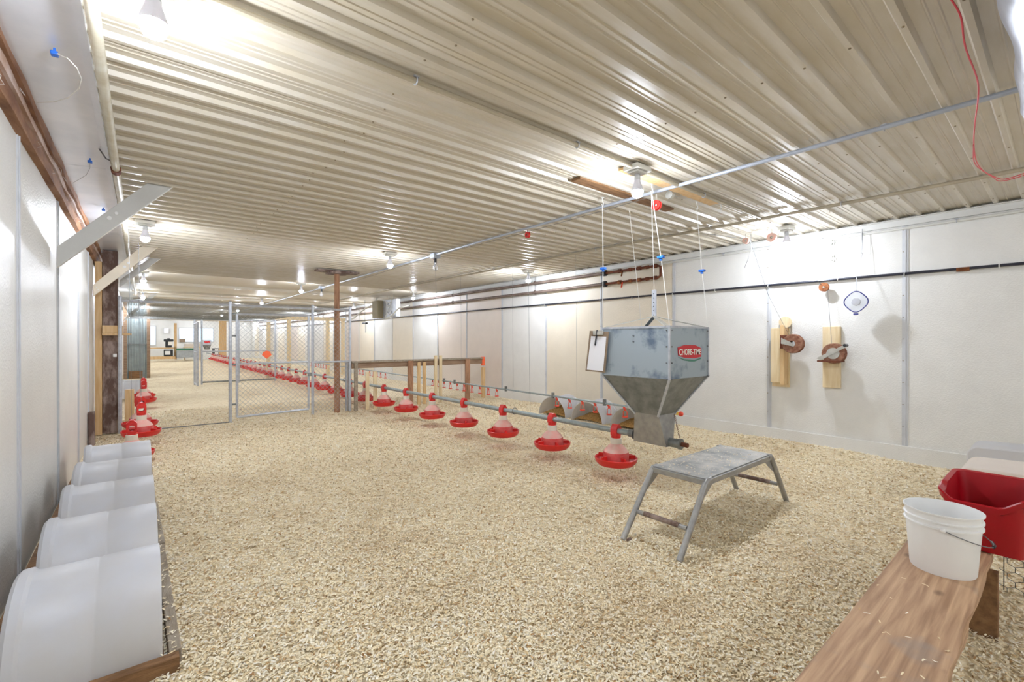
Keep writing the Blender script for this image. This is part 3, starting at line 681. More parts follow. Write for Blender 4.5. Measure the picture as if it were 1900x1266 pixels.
# ------------------------------------------------------------------ right wall nests
rl = ['white arched nest opening with straw, right behind the hopper outlet', 'white arched nest opening with straw, middle of the three by the right wall', 'white arched nest opening with straw, farthest left of the three by the right wall']
for i, Yv in enumerate((3.52, 4.22, 4.9)):
    dup(hood, loc=(5.16, Yv, .0), rotz=PI, label=rl[i])['group'] = 'white nests along the right wall'
    mb = MB(); n_ = 10; vs = []; fs = []
    for a in range(n_ + 1):
        for b in range(n_ + 1):
            x = 4.8 + .3 * a / n_; yv = Yv - .26 + .52 * b / n_; e = 1 - ((b / n_ - .5) * 2) ** 2
            vs.append((x, yv, (.03 + .10 * (a / n_) ** .6) * (.3 + .7 * e) * random.uniform(.8, 1.2)))
    for a in range(n_):
        for b in range(n_): q = a * (n_ + 1) + b; fs.append((q, q + 1, q + n_ + 2, q + n_ + 1))
    mb.add(vs, fs)
    tag(mb.build('straw_bedding', 'straw', origin=(4.9, Yv, 0)), 'brown straw bedding inside the %s' % rl[i][6:].replace(' with straw', ''), 'straw', kind='stuff')
for i, (x0, x1, yt, z, lab, m) in enumerate(((3.72, 4.12, .41, .40, 'pinkish white nest cover behind the red tub', 'wall_pink'), (4.42, 4.75, .44, .41, 'upright white nest cover against the right wall behind the red tub', 'barrel'))):
    t = thing('nest_cover', lab, 'nest box', ((x0 + x1) / 2, yt - .3, 0), 'white nest covers in the right corner')
    mb = MB(); k = 12; pts = [(x1, yt - .6, 0)]
    pts = [(x0, yt, 0)] + [(x0, yt - .06 * (1 - math.cos(PI / 2 * j / 5)), z - .06 + .06 * math.sin(PI / 2 * j / 5)) for j in range(6)] + [(x0, yt - .58, z + .02), (x0, yt - .62, z - .05), (x0, yt - .62, 0)]
    mb.prism(pts, (x1 - x0, 0, 0)); mb.build('shell', m, t, bevel=.008)
    MB().box2((x0 - .006, yt - .5, .04), (x0, yt - .1, .3)).build('opening_panel', 'brown_board', t)

# ------------------------------------------------------------------ kennel fences
def rod(mb, a, b, r, n=8): return mb.tube([a, b], r, n)
def chain(mb, p0, ux, uz, W, H, s, r):
    # diagonal wires in both directions clipped to the rectangle
    p0 = Vector(p0); ux = Vector(ux); uz = Vector(uz)
    c = -H
    while c < W:
        a = max(0, c); b = min(W, c + H)
        if b > a: rod(mb, p0 + ux * a + uz * (a - c), p0 + ux * b + uz * (b - c), r, 3); rod(mb, p0 + ux * a + uz * (H - (a - c)), p0 + ux * b + uz * (H - (b - c)), r, 3)
        c += s
FY = 7.3
kf = thing('kennel_fence', 'grey tubular chain-link kennel fence nearest to the camera', 'fence', (1.2, FY, 0))
for x in (-.2, .95, 2.03, 2.60):
    mb = MB(); rod(mb, (x, FY, 0), (x, FY, 1.66), .021, 10); mb.ball((x, FY, 1.66), .023, 8, 6); mb.build('post', 'galv', kf)
mb = MB(); rod(mb, (-.2, FY, 1.62), (2.6, FY, 1.62), .017); mb.build('top_rail', 'galv', kf)
mb = MB(); rod(mb, (2.03, FY, .8), (2.6, FY, .8), .015); mb.build('middle_rail', 'galv', kf)
mb = MB(); rod(mb, (-.2, FY, .015), (.95, FY, .01), .006); mb.build('ground_wire', 'steelwire', kf)
mb = MB(); chain(mb, (2.03, FY, .03), (1, 0, 0), (0, 0, 1), .57, 1.59, .065, .002); mb.build('chain_link', 'wirewhite', kf, smooth=False)
mb = MB(); rod(mb, (2.60, FY + .06, 0), (2.60, FY + .06, .78), .018); rod(mb, (2.55, FY + .03, 0), (2.55, FY + .03, .78), .015); mb.build('short_post', 'galv', kf)
for z in (.25, .8, 1.2, 1.5):
    mb = MB(); mb.box((.98, FY, z), (.09, .02, .025)); mb.build('hinge', 'galv_dark', kf, bevel=.003)
mb = MB()
for yv in np.arange(FY, 14.01, .075): rod(mb, (-.2, yv, 1.665), (2.6, yv, 1.665), .0017, 3)
for x in np.arange(-.2, 2.61, .06): rod(mb, (x, FY, 1.665), (x, 14, 1.665), .0017, 3)
mb.build('roof_netting', 'galv_dark', kf, smooth=False)
kg = thing('kennel_gate', 'chain-link kennel gate with a middle bar and orange marker', 'gate', (1.5, FY, .05))
mb = MB(); c = [(1.03, FY, .07), (1.97, FY, .09), (1.97, FY, 1.51), (1.03, FY, 1.5)]
for i in range(4): rod(mb, c[i], c[(i + 1) % 4], .016, 8)
rod(mb, (1.03, FY, .81), (1.97, FY, .81), .013, 8); mb.build('frame', 'galv', kg)
mb = MB(); chain(mb, (1.03, FY, .08), (1, 0, 0), (0, 0, 1), .94, 1.42, .065, .002); mb.build('chain_link', 'wirewhite', kg, smooth=False)
mb = MB(); mb.box((1.98, FY - .02, .62), (.05, .03, .05)); mb.build('latch', 'galv_dark', kg, bevel=.004)
c = PY(495, 659, FY - .02)
mb = MB(); mb.prism([c + Vector((-.062, 0, 0)), c + Vector((0, 0, -.055)), c + Vector((.062, 0, 0)), c + Vector((.04, 0, .05)), c + Vector((0, 0, .062)), c + Vector((-.045, 0, .045))], (0, .004, 0))
tag(mb.build('marker_tag', 'marker', origin=c, smooth=False), 'bright orange tag hanging on the kennel gate', 'tag')
# brown support post with ceiling plate
t = thing('support_post', 'brown wooden roof post rising through the kennel fence to the ceiling', 'post', (2.42, 7.35, 0))
mb = MB(); n_ = 12
mb.lathe([(.045, -.02), (.044, 1.0), (.04, 2.22)], 10, (2.42, 7.38, 0)); mb.build('shaft', 'post', t)
MB().box2((2.1, 7.28, 2.215), (2.75, 7.46, 2.24)).build('head_plate', 'timber_dark', t, smooth=False)
MB().box2((2.28, 7.25, 2.19), (2.58, 7.5, 2.215)).build('bearing_block', 'timber_dark', t, smooth=False)
# wooden rail fence across to the right wall
t = thing('rail_fence', 'low wooden rail fence from the kennel to the right wall', 'fence', (3.9, FY, 0))
MB().box2((2.62, FY - .02, .68), (5.2, FY + .02, .78)).build('top_rail', 'pine_y', t, smooth=False, bevel=.004)
MB().box2((2.62, FY - .045, .77), (5.2, FY + .045, .80)).build('top_cap', 'rail_old', t, smooth=False, bevel=.004)
def pk(x, w, z0, z1, m, nm, yo=-.04): MB().box2((x - w / 2, FY + yo - .02, z0), (x + w / 2, FY + yo + .015, z1)).build(nm, m, t, smooth=False, bevel=.003)
pk(3.64, .10, 0, .78, 'post', 'post'); pk(4.83, .10, 0, .78, 'post', 'post')
for x, z1, m in ((2.87, .62, 'pine_pale'), (3.0, .62, 'pine_pale'), (3.80, .75, 'pine'), (3.91, .75, 'pine'), (4.14, .86, 'pine_pale'), (4.24, .86, 'pine_pale'), (2.68, .78, 'rail_old')):
    pk(x, .055, 0, z1, m, 'picket')
MB().box2((5.19, FY - .03, .64), (5.25, FY + .03, .81)).build('end_bracket', 'marker', t, smooth=False, bevel=.006)
MB().box2((5.2, FY - .03, 0), (5.26, FY + .03, .6)).build('end_post', 'pine', t, smooth=False, bevel=.003)
mb = MB(); chain(mb, (2.65, FY + .03, .02), (1, 0, 0), (0, 0, 1), 2.55, .66, .05, .0009); mb.build('wire_netting', 'wirewhite', t, smooth=False)
# second fence
F2 = 14.0
t = thing('kennel_fence', 'second chain-link kennel fence farther down the barn', 'fence', (2, F2, 0))
for x in (1.05, 1.2, 2.02, 2.9):
    mb = MB(); rod(mb, (x, F2, 0), (x, F2, 1.7), .022, 8); mb.build('post', 'galv', t)
mb = MB(); rod(mb, (-.3, F2, 1.66), (2.9, F2, 1.66), .017); mb.build('top_rail', 'galv', t)
mb = MB(); rod(mb, (1.2, F2, .06), (2.9, F2, .06), .02); mb.build('bottom_rail', 'galv_dark', t)
mb = MB(); rod(mb, (1.2, F2, .85), (2.9, F2, .85), .015); mb.build('middle_rail', 'galv', t)
mb = MB(); chain(mb, (1.2, F2, .05), (1, 0, 0), (0, 0, 1), 1.7, 1.6, .09, .0016); mb.build('chain_link', 'wirewhite', t, smooth=False)
t = thing('kennel_gate', 'open chain-link gate leaf swung back at the second fence', 'gate', (1.04, 13.5, 0))
mb = MB(); c = [(1.04, 13.05, .06), (1.04, 13.95, .06), (1.04, 13.95, 1.55), (1.04, 13.05, 1.55)]
for i in range(4): rod(mb, c[i], c[(i + 1) % 4], .018, 8)
rod(mb, (1.04, 13.05, .85), (1.04, 13.95, .85), .014); mb.build('frame', 'galv', t)
mb = MB(); chain(mb, (1.04, 13.05, .06), (0, 1, 0), (0, 0, 1), .9, 1.49, .065, .002); mb.build('chain_link', 'wirewhite', t, smooth=False)
# timber frame beyond it
WY = 15.2
t = thing('timber_partition', 'pale timber partition frame with wire behind the second fence', 'frame', (3.8, WY, 0))
zt = PY(550, 588, WY).z
for x in (498, 536, 608, 636):
    X = PY(x, 640, WY).x; MB().box2((X - .05, WY - .04, 0), (X + .05, WY + .04, zt)).build('post', 'pine_pale', t, smooth=False)
MB().box2((PY(494, 640, WY).x, WY - .05, zt - .1), (PY(640, 640, WY).x, WY + .03, zt)).build('top_rail', 'pine_pale', t, smooth=False)
a = PY(497, 690, WY).x; b = PY(640, 690, WY).x
mb = MB(); chain(mb, (a, WY, .05), (1, 0, 0), (0, 0, 1), b - a, zt - .1, .11, .0018); mb.build('wire_netting', 'wirewhite', t, smooth=False)
X = PY(413, 640, 28).x
tag(MB().box2((X - .16, 27.9, 0), (X + .16, 28.1, CZ)).build('timber_post', 'pine', origin=(X, 28, 0), smooth=False), 'broad pale timber post far down the barn near the window', 'post')
a = PY(342, 640, 26)

# ------------------------------------------------------------------ far end
# metal clad partition on the left
Yp = 17.5; xa_ = PY(235, 640, Yp).x; xb_ = PY(274, 640, Yp).x; zt = 2.25
t = thing('metal_partition', 'grey corrugated metal partition jutting from the left wall far down', 'partition', ((xa_ + xb_) / 2, Yp, 0))
mb = MB(); prof = []; k = 0; x = xa_
vs = []; 
while x < xb_: vs += [(x, Yp + (.012 if k % 2 else 0), 0), (x, Yp + (.012 if k % 2 else 0), zt)]; x += .03; k += 1
mb.add(vs, [(2 * i, 2 * i + 2, 2 * i + 3, 2 * i + 1) for i in range(k - 1)]); mb.build('sheet', 'corrugated', t, smooth=False)
for x in (xa_ - .03, xb_ + .02): MB().box2((x - .04, Yp - .06, 0), (x + .04, Yp + .02, zt)).build('edge_post', 'pine_y', t, smooth=False)
MB().box2((xa_, Yp - .015, 1.0), (xb_, Yp, 1.03)).build('seam_strip', 'galv_dark', t, smooth=False)
MB().box2((xa_ + .05, Yp - .03, 0), (xb_ - .12, Yp - .01, .22)).build('kick_board', 'brown_board', t, smooth=False)
def far(px, Yq): return PY(px[0], px[1], Yq)
YW = YF - .02
def win(n, x0, y0, x1, y1):
    a = PY(x0, y1, YW); b = PY(x1, y0, YW); w_ = .05
    mb = MB(); mb.box2((a.x - w_, YW - .04, a.z - w_), (b.x + w_, YW, a.z)); mb.box2((a.x - w_, YW - .04, b.z), (b.x + w_, YW, b.z + w_))
    mb.box2((a.x - w_, YW - .04, a.z), (a.x, YW, b.z)); mb.box2((b.x, YW - .04, a.z), (b.x + w_, YW, b.z))
    if x1 - x0 > 30: m_ = (a.x + b.x) / 2; mb.box2((m_ - .03, YW - .04, a.z), (m_ + .03, YW, b.z))
    o = struct('window_%d' % n, mb, 'white_wood', smooth=False)
    p_ = MB().box2((a.x, YW - .015, a.z), (b.x, YW - .005, b.z)).build('pane', 'sky', o, origin=(0, 0, 0), smooth=False)
win(1, 333, 610, 395, 634); win(2, 277, 606, 288, 640)
# silhouette shapes beyond/at the window sill
def farbox(name, x0, y0, x1, y1, Yq, dpt, m, label, cat, **k):
    a = PY(x0, y1, Yq); b = PY(x1, y0, Yq)
    return tag(MB().box2((a.x, Yq, a.z), (b.x, Yq + dpt, b.z)).build(name, m, origin=((a.x + b.x) / 2, Yq, a.z), smooth=False, bevel=.01), label, cat)
Yg = 31.0
t = thing('storage_bin', 'black lidded bin standing on the far timber rail', 'bin', PY(313, 645, Yg))
a = PY(307, 644.9, Yg); b = PY(319, 634, Yg)
MB().box2((a.x, Yg, a.z), (b.x, Yg + .4, b.z)).build('body', 'bin', t, smooth=False, bevel=.02)
a2 = PY(304, 634, Yg); b2 = PY(322, 630, Yg); mb = MB(); mb.box2((a2.x, Yg - .03, a2.z), (b2.x, Yg + .43, b2.z)); mb.box2((a2.x + .15, Yg, b2.z), (b2.x - .15, Yg + .4, b2.z + .06)); mb.build('lid', 'bin', t, smooth=False, bevel=.02)
a = PY(312, 641, Yg - .02); MB().box2((a.x, Yg - .02, a.z), (a.x + .17, Yg, a.z + .2)).build('sticker', 'label_white', t, smooth=False)
t = thing('timber_partition', 'low timber frame with rails at the far end under the black bin', 'frame', PY(300, 668, Yg))
for (x0, y0, x1, y1) in ((275, 645, 325, 647.5), (278, 661, 325, 667), (323, 600, 328, 667), (275, 646, 277, 667)):
    a = PY(x0, y1, Yg); b = PY(x1, y0, Yg); MB().box2((a.x, Yg - (.35 if y0 == 661 else 0), max(0, a.z)), (b.x, Yg + (.45 if y0 == 645 else .08), min(b.z, CZ))).build('rail' if x1 - x0 > 10 else 'post', 'pine', t, smooth=False)
t = thing('wire_crate', 'small dark framed crate with white front under the black bin', 'crate', PY(312, 661, Yg))
for (x0, y0, x1, y1, m_, nm) in ((304, 649, 321, 661.3, 'bin', 'frame'), (306, 651.5, 316, 658.5, 'white', 'front_panel')):
    a = PY(x0, y1, Yg - .3); b = PY(x1, y0, Yg - .3); d_ = -.02 if m_ == 'white' else 0
    MB().box2((a.x, Yg - .3 + d_, a.z), (b.x, Yg - .02 + d_, b.z)).build(nm, m_, t, smooth=False, bevel=.01)
farbox('folded_tarp', 328, 646.5, 362, 650.5, Yg - .5, .5, 'green', 'dark green folded tarp lying along the grey tub at the far end', 'tarp')
farbox('stock_tank', 328, 651, 365, 664, Yg - .5, .6, 'grey_tub', 'pale grey stock tank at the far end below the green tarp', 'tank')
farbox('wall_notice', 333, 629, 344, 635, YW - .1, .02, 'fibre', 'small grey brown notice board below the far window', 'notice')
farbox('wall_poster', 304, 609, 313, 619, YW - .1, .02, 'paper', 'white paper notice on the far wall above the black bin', 'notice')
a = PY(341, 644, Yg + .5); b = PY(374, 645, Yg + .5)
t = thing('wall_shelf', 'pale shelf table carrying the pinkish cartons under the far window', 'shelf', (a.x, Yg + .5, 0))
MB().box2((a.x, Yg + .4, b.z - .02), (b.x, Yg + 1.1, a.z)).build('shelf_board', 'pine_pale', t, smooth=False)
for x in (a.x + .05, b.x - .05): MB().box2((x - .03, Yg + .7, 0), (x + .03, Yg + .76, b.z - .02)).build('leg', 'pine_pale', t, smooth=False)
farbox('stacked_cartons', 343, 638, 372, 644, Yg + .5, .5, 'wall_pink', 'row of pinkish cartons on a shelf under the far window', 'boxes')
t = thing('feed_hopper', 'small distant grey hopper with red label at the far end of the barn', 'hopper', PY(385, 655, 30))
a = PY(377, 640, 30); b = PY(392, 631, 30); c = PY(381, 649, 30); d_ = PY(389, 649, 30)
MB().box2((a.x, 30, a.z), (b.x, 30.5, b.z)).build('body', 'galv', t, smooth=False)
MB().hexa([(c.x, 30.1, c.z), (d_.x, 30.1, c.z), (c.x, 30.4, c.z), (d_.x, 30.4, c.z), (a.x, 30, a.z), (b.x, 30, a.z), (a.x, 30.5, a.z), (b.x, 30.5, a.z)]).build('cone', 'galv_dark', t, smooth=False)
a = PY(379, 637, 29.98); b = PY(390, 633, 29.98); MB().box2((a.x, 29.98, a.z), (b.x, 30, b.z)).build('label_plate', 'label_red', t, smooth=False)
t = thing('workbench', 'small dark table far down beside the broad pale post', 'table', PY(402, 657, 30.3))
a = PY(396, 648, 30.3); b = PY(410, 646.5, 30.3)
MB().box2((a.x, 30.3, a.z), (b.x, 30.9, b.z)).build('table_top', 'bin', t, smooth=False)
for x, yv in ((a.x + .03, 30.33), (b.x - .03, 30.33), (a.x + .03, 30.85), (b.x - .03, 30.85)): MB().box2((x - .03, yv - .03, 0), (x + .03, yv + .03, a.z)).build('leg', 'bin', t, smooth=False)

# heater on the right
t = thing('unit_heater', 'boxy hanging heater with louvred front near the right wall', 'heater', (4.85, 11.1, 1.7))
a = PX(711, 590, 4.75); b = PX(735, 562, 4.75); z0, z1 = a.z, 2.14; ya, yb = a.y, b.y
MB().box2((4.75, min(ya, yb), z0), (4.86, max(ya, yb), z1)).build('cabinet', 'galv', t, smooth=False, bevel=.01)
y1 = max(ya, yb); mb = MB(); mb.box2((4.6, y1 + .0, z0), (4.75, y1 + .03, z1)); 
mb.v = []; mb.f = []; mb.mi = []
c_ = Vector((4.73, (ya + yb) / 2, (z0 + z1) / 2)); 
mb = MB(); mb.ring(c_, .15, .008, axis='X'); mb.ring(c_, .08, .006, axis='X'); mb.beam(c_ + Vector((0, -.2, -.2)), c_ + Vector((0, .2, .2)), .012, .012); mb.beam(c_ + Vector((0, .2, -.2)), c_ + Vector((0, -.2, .2)), .012, .012)
mb.build('fan_guard', 'white_pipe', t)
a = PX(700, 590, 4.55); b = PX(711, 562, 4.75)
MB().box2((4.6, y1, z0 - .0), (4.86, y1 + .35, z1)).build('louvred_front', 'heater_front', t, smooth=False, bevel=.01)
for yv in (c_.y - .15, c_.y + .15): MB().tube([(4.80, yv, z1 - .01), (4.80, yv, CZ)], .006, 6).build('hanger_rod', 'steelwire', t)
tag(MB().tube([PX(x, y, 4.7) for x, y in ((760, 568), (740, 572), (728, 585), (716, 592))] , .018, 8).build('flexible_hose', 'white_pipe', origin=(4.7, 10, 1.9)), 'white hose looping down behind the hanging heater', 'hose')
tag(MB().tube([PX(x, y, 4.75) for x, y in ((700, 553), (693, 566), (680, 571), (668, 580), (657, 590), (645, 596))], .022, 8).build('flexible_hose', 'white_pipe', origin=(4.7, 13, 1.9)), 'white hose sagging left of the hanging heater above the fence', 'hose')
a = PX(677, 600, 4.9)
t = thing('hanging_sensor', 'small black sensor hanging with a clear tube left of the heater', 'sensor', a)
MB().box(a, (.06, .28, .05)).build('body', 'black', t, bevel=.01); MB().tube([a + Vector((0, 0, .02)), (a.x, a.y, CZ)], .006, 6).build('cord', 'steelwire', t)
MB().tube([a + Vector((0, -.05, -.03)), a + Vector((0, -.05, -.26))], .018, 8).build('tube', 'white', t)

# ------------------------------------------------------------------ hopper
HX0, HX1, HY0, HY1 = 2.817, 3.344, 1.733, 2.322; ZT, ZM, ZL = 1.238, .868, .575
bx0, bx1, by0, by1 = 2.95, 3.168, 1.908, 2.107
hp = thing('feed_hopper', 'large galvanised feed hopper hanging over the near end of the feed line', 'hopper', (3.06, 2.01, .33))
def loft(mb, r0, z0, r1, z1, t_=.0):
    a = [(r0[0], r0[2], z0), (r0[1], r0[2], z0), (r0[1], r0[3], z0), (r0[0], r0[3], z0)]
    b = [(r1[0], r1[2], z1), (r1[1], r1[2], z1), (r1[1], r1[3], z1), (r1[0], r1[3], z1)]
    mb.add(a + b, [(0, 1, 5, 4), (1, 2, 6, 5), (2, 3, 7, 6), (3, 0, 4, 7)])
T = (HX0, HX1, HY0, HY1); B_ = (bx0, bx1, by0, by1)
Ti = (HX0 + .003, HX1 - .003, HY0 + .003, HY1 - .003)
mb = MB(); loft(mb, T, ZM, T, ZT); loft(mb, Ti, ZM, Ti, ZT); mb.build('bin_body', 'hopper_top', hp, smooth=False)
mb = MB(); loft(mb, B_, ZL, T, ZM); mb.build('taper', 'galv_dark', hp, smooth=False)
for x, yv, xb2, yb2 in ((HX0, HY0, bx0, by0), (HX1, HY0, bx1, by0), (HX0, HY1, bx0, by1), (HX1, HY1, bx1, by1)):
    mb = MB(); mb.beam((x, yv, ZT), (x, yv, ZM), .014, .014, up=(1, 0, 0)); mb.beam((x, yv, ZM), (xb2, yb2, ZL), .014, .014, up=(1, 0, 0))
    mb.build('corner_seam', 'galv', hp, smooth=False)
mb = MB()
for z in np.linspace(ZM, ZT - .03, 4):
    for (x, yv) in ((HX0 - .006, HY0 + .02), (HX0 + .02, HY0 - .006), (HX1 - .015, HY0 - .006)): MB().ball((x, yv, z), .006, 6, 5).build('rivet', 'steelwire', hp)
for k in range(4):
    f_ = k / 3.5; MB().ball((HX0 + (bx0 - HX0) * f_ - .004, HY0 + (by0 - HY0) * f_ + .012, ZM + (ZL - ZM) * f_), .006, 6, 5).build('rivet', 'steelwire', hp)
    MB().ball((HX1 + (bx1 - HX1) * f_, HY0 + (by0 - HY0) * f_ - .006, ZM + (ZL - ZM) * f_), .006, 6, 5).build('rivet', 'steelwire', hp)
for q in ((1175, 623), (1175, 634)): c = PX(*q, HX0 - .004); MB().ball(c, .007, 6, 5).build('rivet', 'steelwire', hp)
mb = MB(); mb.box2((HX0 - .004, HY0 - .004, ZT - .012), (HX1 + .004, HY0, ZT + .002)); mb.box2((HX0 - .004, HY0, ZT - .012), (HX0, HY1, ZT + .002)); mb.box2((HX0, HY1, ZT - .012), (HX1, HY1 + .004, ZT + .002)); mb.box2((HX1, HY0, ZT - .012), (HX1 + .004, HY1, ZT + .002)); mb.build('rim', 'galv', hp, smooth=False)
mb = MB(); boot_t = (bx0 - .005, bx1 + .005, by0 - .005, by1 + .005); boot_b = (3.015, 3.105, 1.88, 2.17)
loft(mb, boot_b, .345, boot_t, .585); mb.add([(3.015, 1.88, .345), (3.105, 1.88, .345), (3.105, 2.17, .345), (3.015, 2.17, .345)], [(0, 1, 2, 3)])
boot = mb.build('outlet_boot', 'stool', hp, smooth=False)
mb = MB(); mb.tube([(3.07, 2.17, fpz), (3.07, 2.25, fpz)], .03, 14); mb.ring((3.07, 2.2, fpz), .036, .006, axis='Y'); mb.build('pipe_collar', 'galv_dark', hp)
mb = MB(); mb.tube([(3.07, 1.90, fpz - .01), (3.07, 1.80, fpz - .01)], .034, 16); mb.tube([(3.07, 1.81, fpz - .01), (3.07, 1.79, fpz - .01)], .04, 16); eb = mb.build('end_bearing', 'galv_dark', hp)
mb = MB(); mb.tube([(3.07, 1.80, fpz - .01), (3.07, 1.74, fpz - .01)], .017, 8); mb.build('drive_bolt', 'rust', eb)
mb = MB()
for k in range(11): mb.ring((bx1 - .03, by0 - .02 - .004 * k, .57 - .016 * k), .007, .0018, axis='X' if k % 2 else 'Y', n=8, m=4)
mb.build('chain', 'rust', hp)
cxm, cym = (HX0 + HX1) / 2, (HY0 + HY1) / 2; pk_ = Vector((cxm, cym, 1.325))
mb = MB(); mb.beam((HX0, HY0 + .02, ZT), pk_, .03, .006); mb.beam((HX1, HY1 - .02, ZT), pk_, .03, .006); mb.beam((HX0, HY1 - .02, ZT), pk_, .03, .006); mb.beam((HX1, HY0 + .02, ZT), pk_, .03, .006); mb.build('lifting_yoke', 'zinc', hp, smooth=False)
mb = MB(); mb.box((cxm, cym, 1.42), (.012, .035, .22)); strap = mb.build('perforated_strap', 'galv', hp, smooth=False)
mb = MB()
for k in range(6): mb.ball((cxm - .006, cym, 1.335 + .033 * k), .005, 6, 4)
mb.build('strap_hole', 'black', strap)
# maker label: red hexagonal plate, green underline, lettering
def lp(x, y, o=0): return PY(x, y, HY0 - .004 - o)
cL = [lp(1258, 645), lp(1270, 640.5), lp(1290, 640.5), lp(1301.5, 646.5), lp(1301, 662), lp(1289, 665), lp(1270, 664), lp(1259, 660)]
mb = MB(); mb.prism(cL, (0, .003, 0)); lpl = mb.build('label_plate', 'label_red', hp, smooth=False)
mb = MB(); mb.prism([lp(1259, 663), lp(1270, 666.5), lp(1289, 668), lp(1301, 664), lp(1301, 666), lp(1289, 671), lp(1280, 671), lp(1270, 669)], (0, .003, 0)); mb.build('label_stripe', 'label_green', lpl, smooth=False)
def text_mesh(s_, size, bold=.0):
    cu = bpy.data.curves.new('txt', 'FONT'); cu.body = s_; cu.size = size; cu.extrude = .0008; cu.offset = bold; cu.align_x = 'CENTER'; cu.align_y = 'CENTER'
    o = bpy.data.objects.new('txt', cu); COL.objects.link(o); bpy.context.view_layer.update()
    me = bpy.data.meshes.new_from_object(o.evaluated_get(bpy.context.evaluated_depsgraph_get())); bpy.data.objects.remove(o); return me
me = text_mesh('CHORE-TIME', .05, .0009); me.materials.clear(); me.materials.append(M['label_white'])
xs = [v.co.x for v in me.vertices]; wid = max(xs) - min(xs); zs = [v.co.y for v in me.vertices]; hei = max(zs) - min(zs)
a = lp(1259.5, 654); b = lp(1300, 654); lw = (b.x - a.x); top = lp(1280, 648).z; bot = lp(1280, 659.5).z
tx = bpy.data.objects.new('label_lettering', me); COL.objects.link(tx); tx.parent = lpl
for v in me.vertices:
    x, y, z = v.co; v.co = (x * lw / wid, -z, y * (top - bot) / hei)
tx.location = Vector(((a.x + b.x) / 2, HY0 - .0065, (top + bot) / 2)) - hp.location
# clipboard
cp_ = [PX(x, y, HX0 - .02) for x, y in ((1095, 614), (1130, 616), (1123, 692), (1087, 688))]
t = thing('clipboard', 'brown clipboard hung on the left corner of the feed hopper', 'clipboard', cp_[3])
MB().prism(cp_, (-.005, 0, 0)).build('board', 'fibre', t, smooth=False)
pp = [PX(x, y, HX0 - .027) for x, y in ((1097, 624), (1125, 625), (1119, 689), (1089, 686))]
tag(MB().prism(pp, (-.001, 0, 0)).build('paper_sheet', 'paper', origin=pp[3], smooth=False), 'white sheet of paper held on the clipboard', 'paper')
a = PX(1110, 618, HX0 - .035); MB().box(a, (.014, .10, .035)).build('clip', 'zinc', t, bevel=.004)
tag(MB().tube([PX(1108, 613, HX0 - .040), PX(1104, 641, HX0 - .034)], .006, 8).build('pen', 'black', origin=PX(1104, 641, HX0 - .034)), 'black pen clipped to the clipboard on the hopper', 'pen')

# hoist cords, pulleys, ceiling pads
def cord(label, pts, r=.0022, m='cord', name='hoist_rope'): return tag(MB().tube(pts, r, 5).build(name, m, origin=pts[-1]), label, 'cord')
def hook(p, label):
    p = Vector(p); mb = MB(); mb.tube([p, p + Vector((0, 0, -.025)), p + Vector((.012, 0, -.04)), p + Vector((.012, 0, -.055)), p + Vector((0, 0, -.065)), p + Vector((-.012, 0, -.055))], .0035, 6)
    mb.lathe([(.0001, 0), (.012, 0), (.012, -.004), (.0001, -.005)], 10, p); return tag(mb.build('ceiling_hook', 'white_pipe', origin=p), label, 'hook', 'white ceiling hooks above the hopper')
def clipb(p, label): p = Vector(p); mb = MB(); mb.box(p, (.03, .045, .018)); mb.box(p + Vector((0, 0, -.01)), (.014, .02, .03)); return tag(mb.build('cord_clip', 'blue', origin=p, bevel=.003), label, 'clip')
def ppulley(c, r, m, label, axis='X'):
    c = Vector(c); t = thing('pulley', label, 'pulley', c + Vector((0, 0, r)))
    MB().lathe([(r * .3, -.012), (r, -.012), (r * .82, -.003), (r * .82, .003), (r, .012), (r * .3, .012)], 20, c, axis=axis).build('wheel', m, t)
    mb = MB(); mb.tube([c, c + Vector((0, 0, r * 1.3)), c + Vector((0, 0, r * 1.3 + .03))], .005, 6); mb.ball(c, r * .32, 8, 6); mb.build('hanger', 'zinc', t)
for (xa1, xb1, yc, lab) in ((2.33, 3.5, 2.15, 'torn brown wood strip on the ceiling, left of the hopper hooks'), (2.42, 3.62, 1.82, 'pale wood strip on the ceiling running past the front lamp')):
    mb = MB(); nn = 14; ed = [random.uniform(-.008, .008) for _ in range(nn + 1)]
    pts = [(xa1 + (xb1 - xa1) * i / nn, yc - .042 + ed[i], CZ - .024) for i in range(nn + 1)] + [(xb1 - (xb1 - xa1) * i / nn, yc + .042 + ed[i] * .5, CZ - .024) for i in range(nn + 1)]
    mb.prism(pts, (0, 0, .018)); tag(mb.build('ceiling_board', 'pine' if yc < 2 else 'brown_board', origin=((xa1 + xb1) / 2, yc, CZ - .02), smooth=False), lab, 'board')
hk = [(2.78, 2.29), (3.45, 1.88), (2.81, 1.87)]
hook((*hk[0], CZ - .02), 'white ceiling hook holding the left hopper cord'); hook((*hk[1], CZ - .02), 'white ceiling hook holding the right hopper cord'); hook((*hk[2], CZ - .02), 'white ceiling hook above the red pulley'); hook((3.6, 1.76, CZ - .02), 'empty white ceiling hook right of the other hopper hooks')
cornL = Vector((HX0, HY1, ZT)); cornR = Vector((HX1, HY0, ZT)); cornN = Vector((HX0, HY0, ZT))
cord('pale cord from the ceiling to the left corner of the hopper', [(hk[0][0], hk[0][1], CZ - .08), (hk[0][0] + .02, hk[0][1] + .01, 1.7), cornL])
cord('pale cord from the ceiling to the right corner of the hopper', [(hk[1][0], hk[1][1], CZ - .08), (3.38, 1.80, 1.68), cornR])
cord('pale cord from the middle ceiling hook to the nearest corner of the hopper', [(2.81, 1.87, CZ - .08), (2.815, 1.79, 1.66), cornN])
cord('doubled hoist rope from the ceiling to the hopper strap', [(2.82, 1.88, CZ - .08), (cxm - .0, cym, 1.53)], .002)
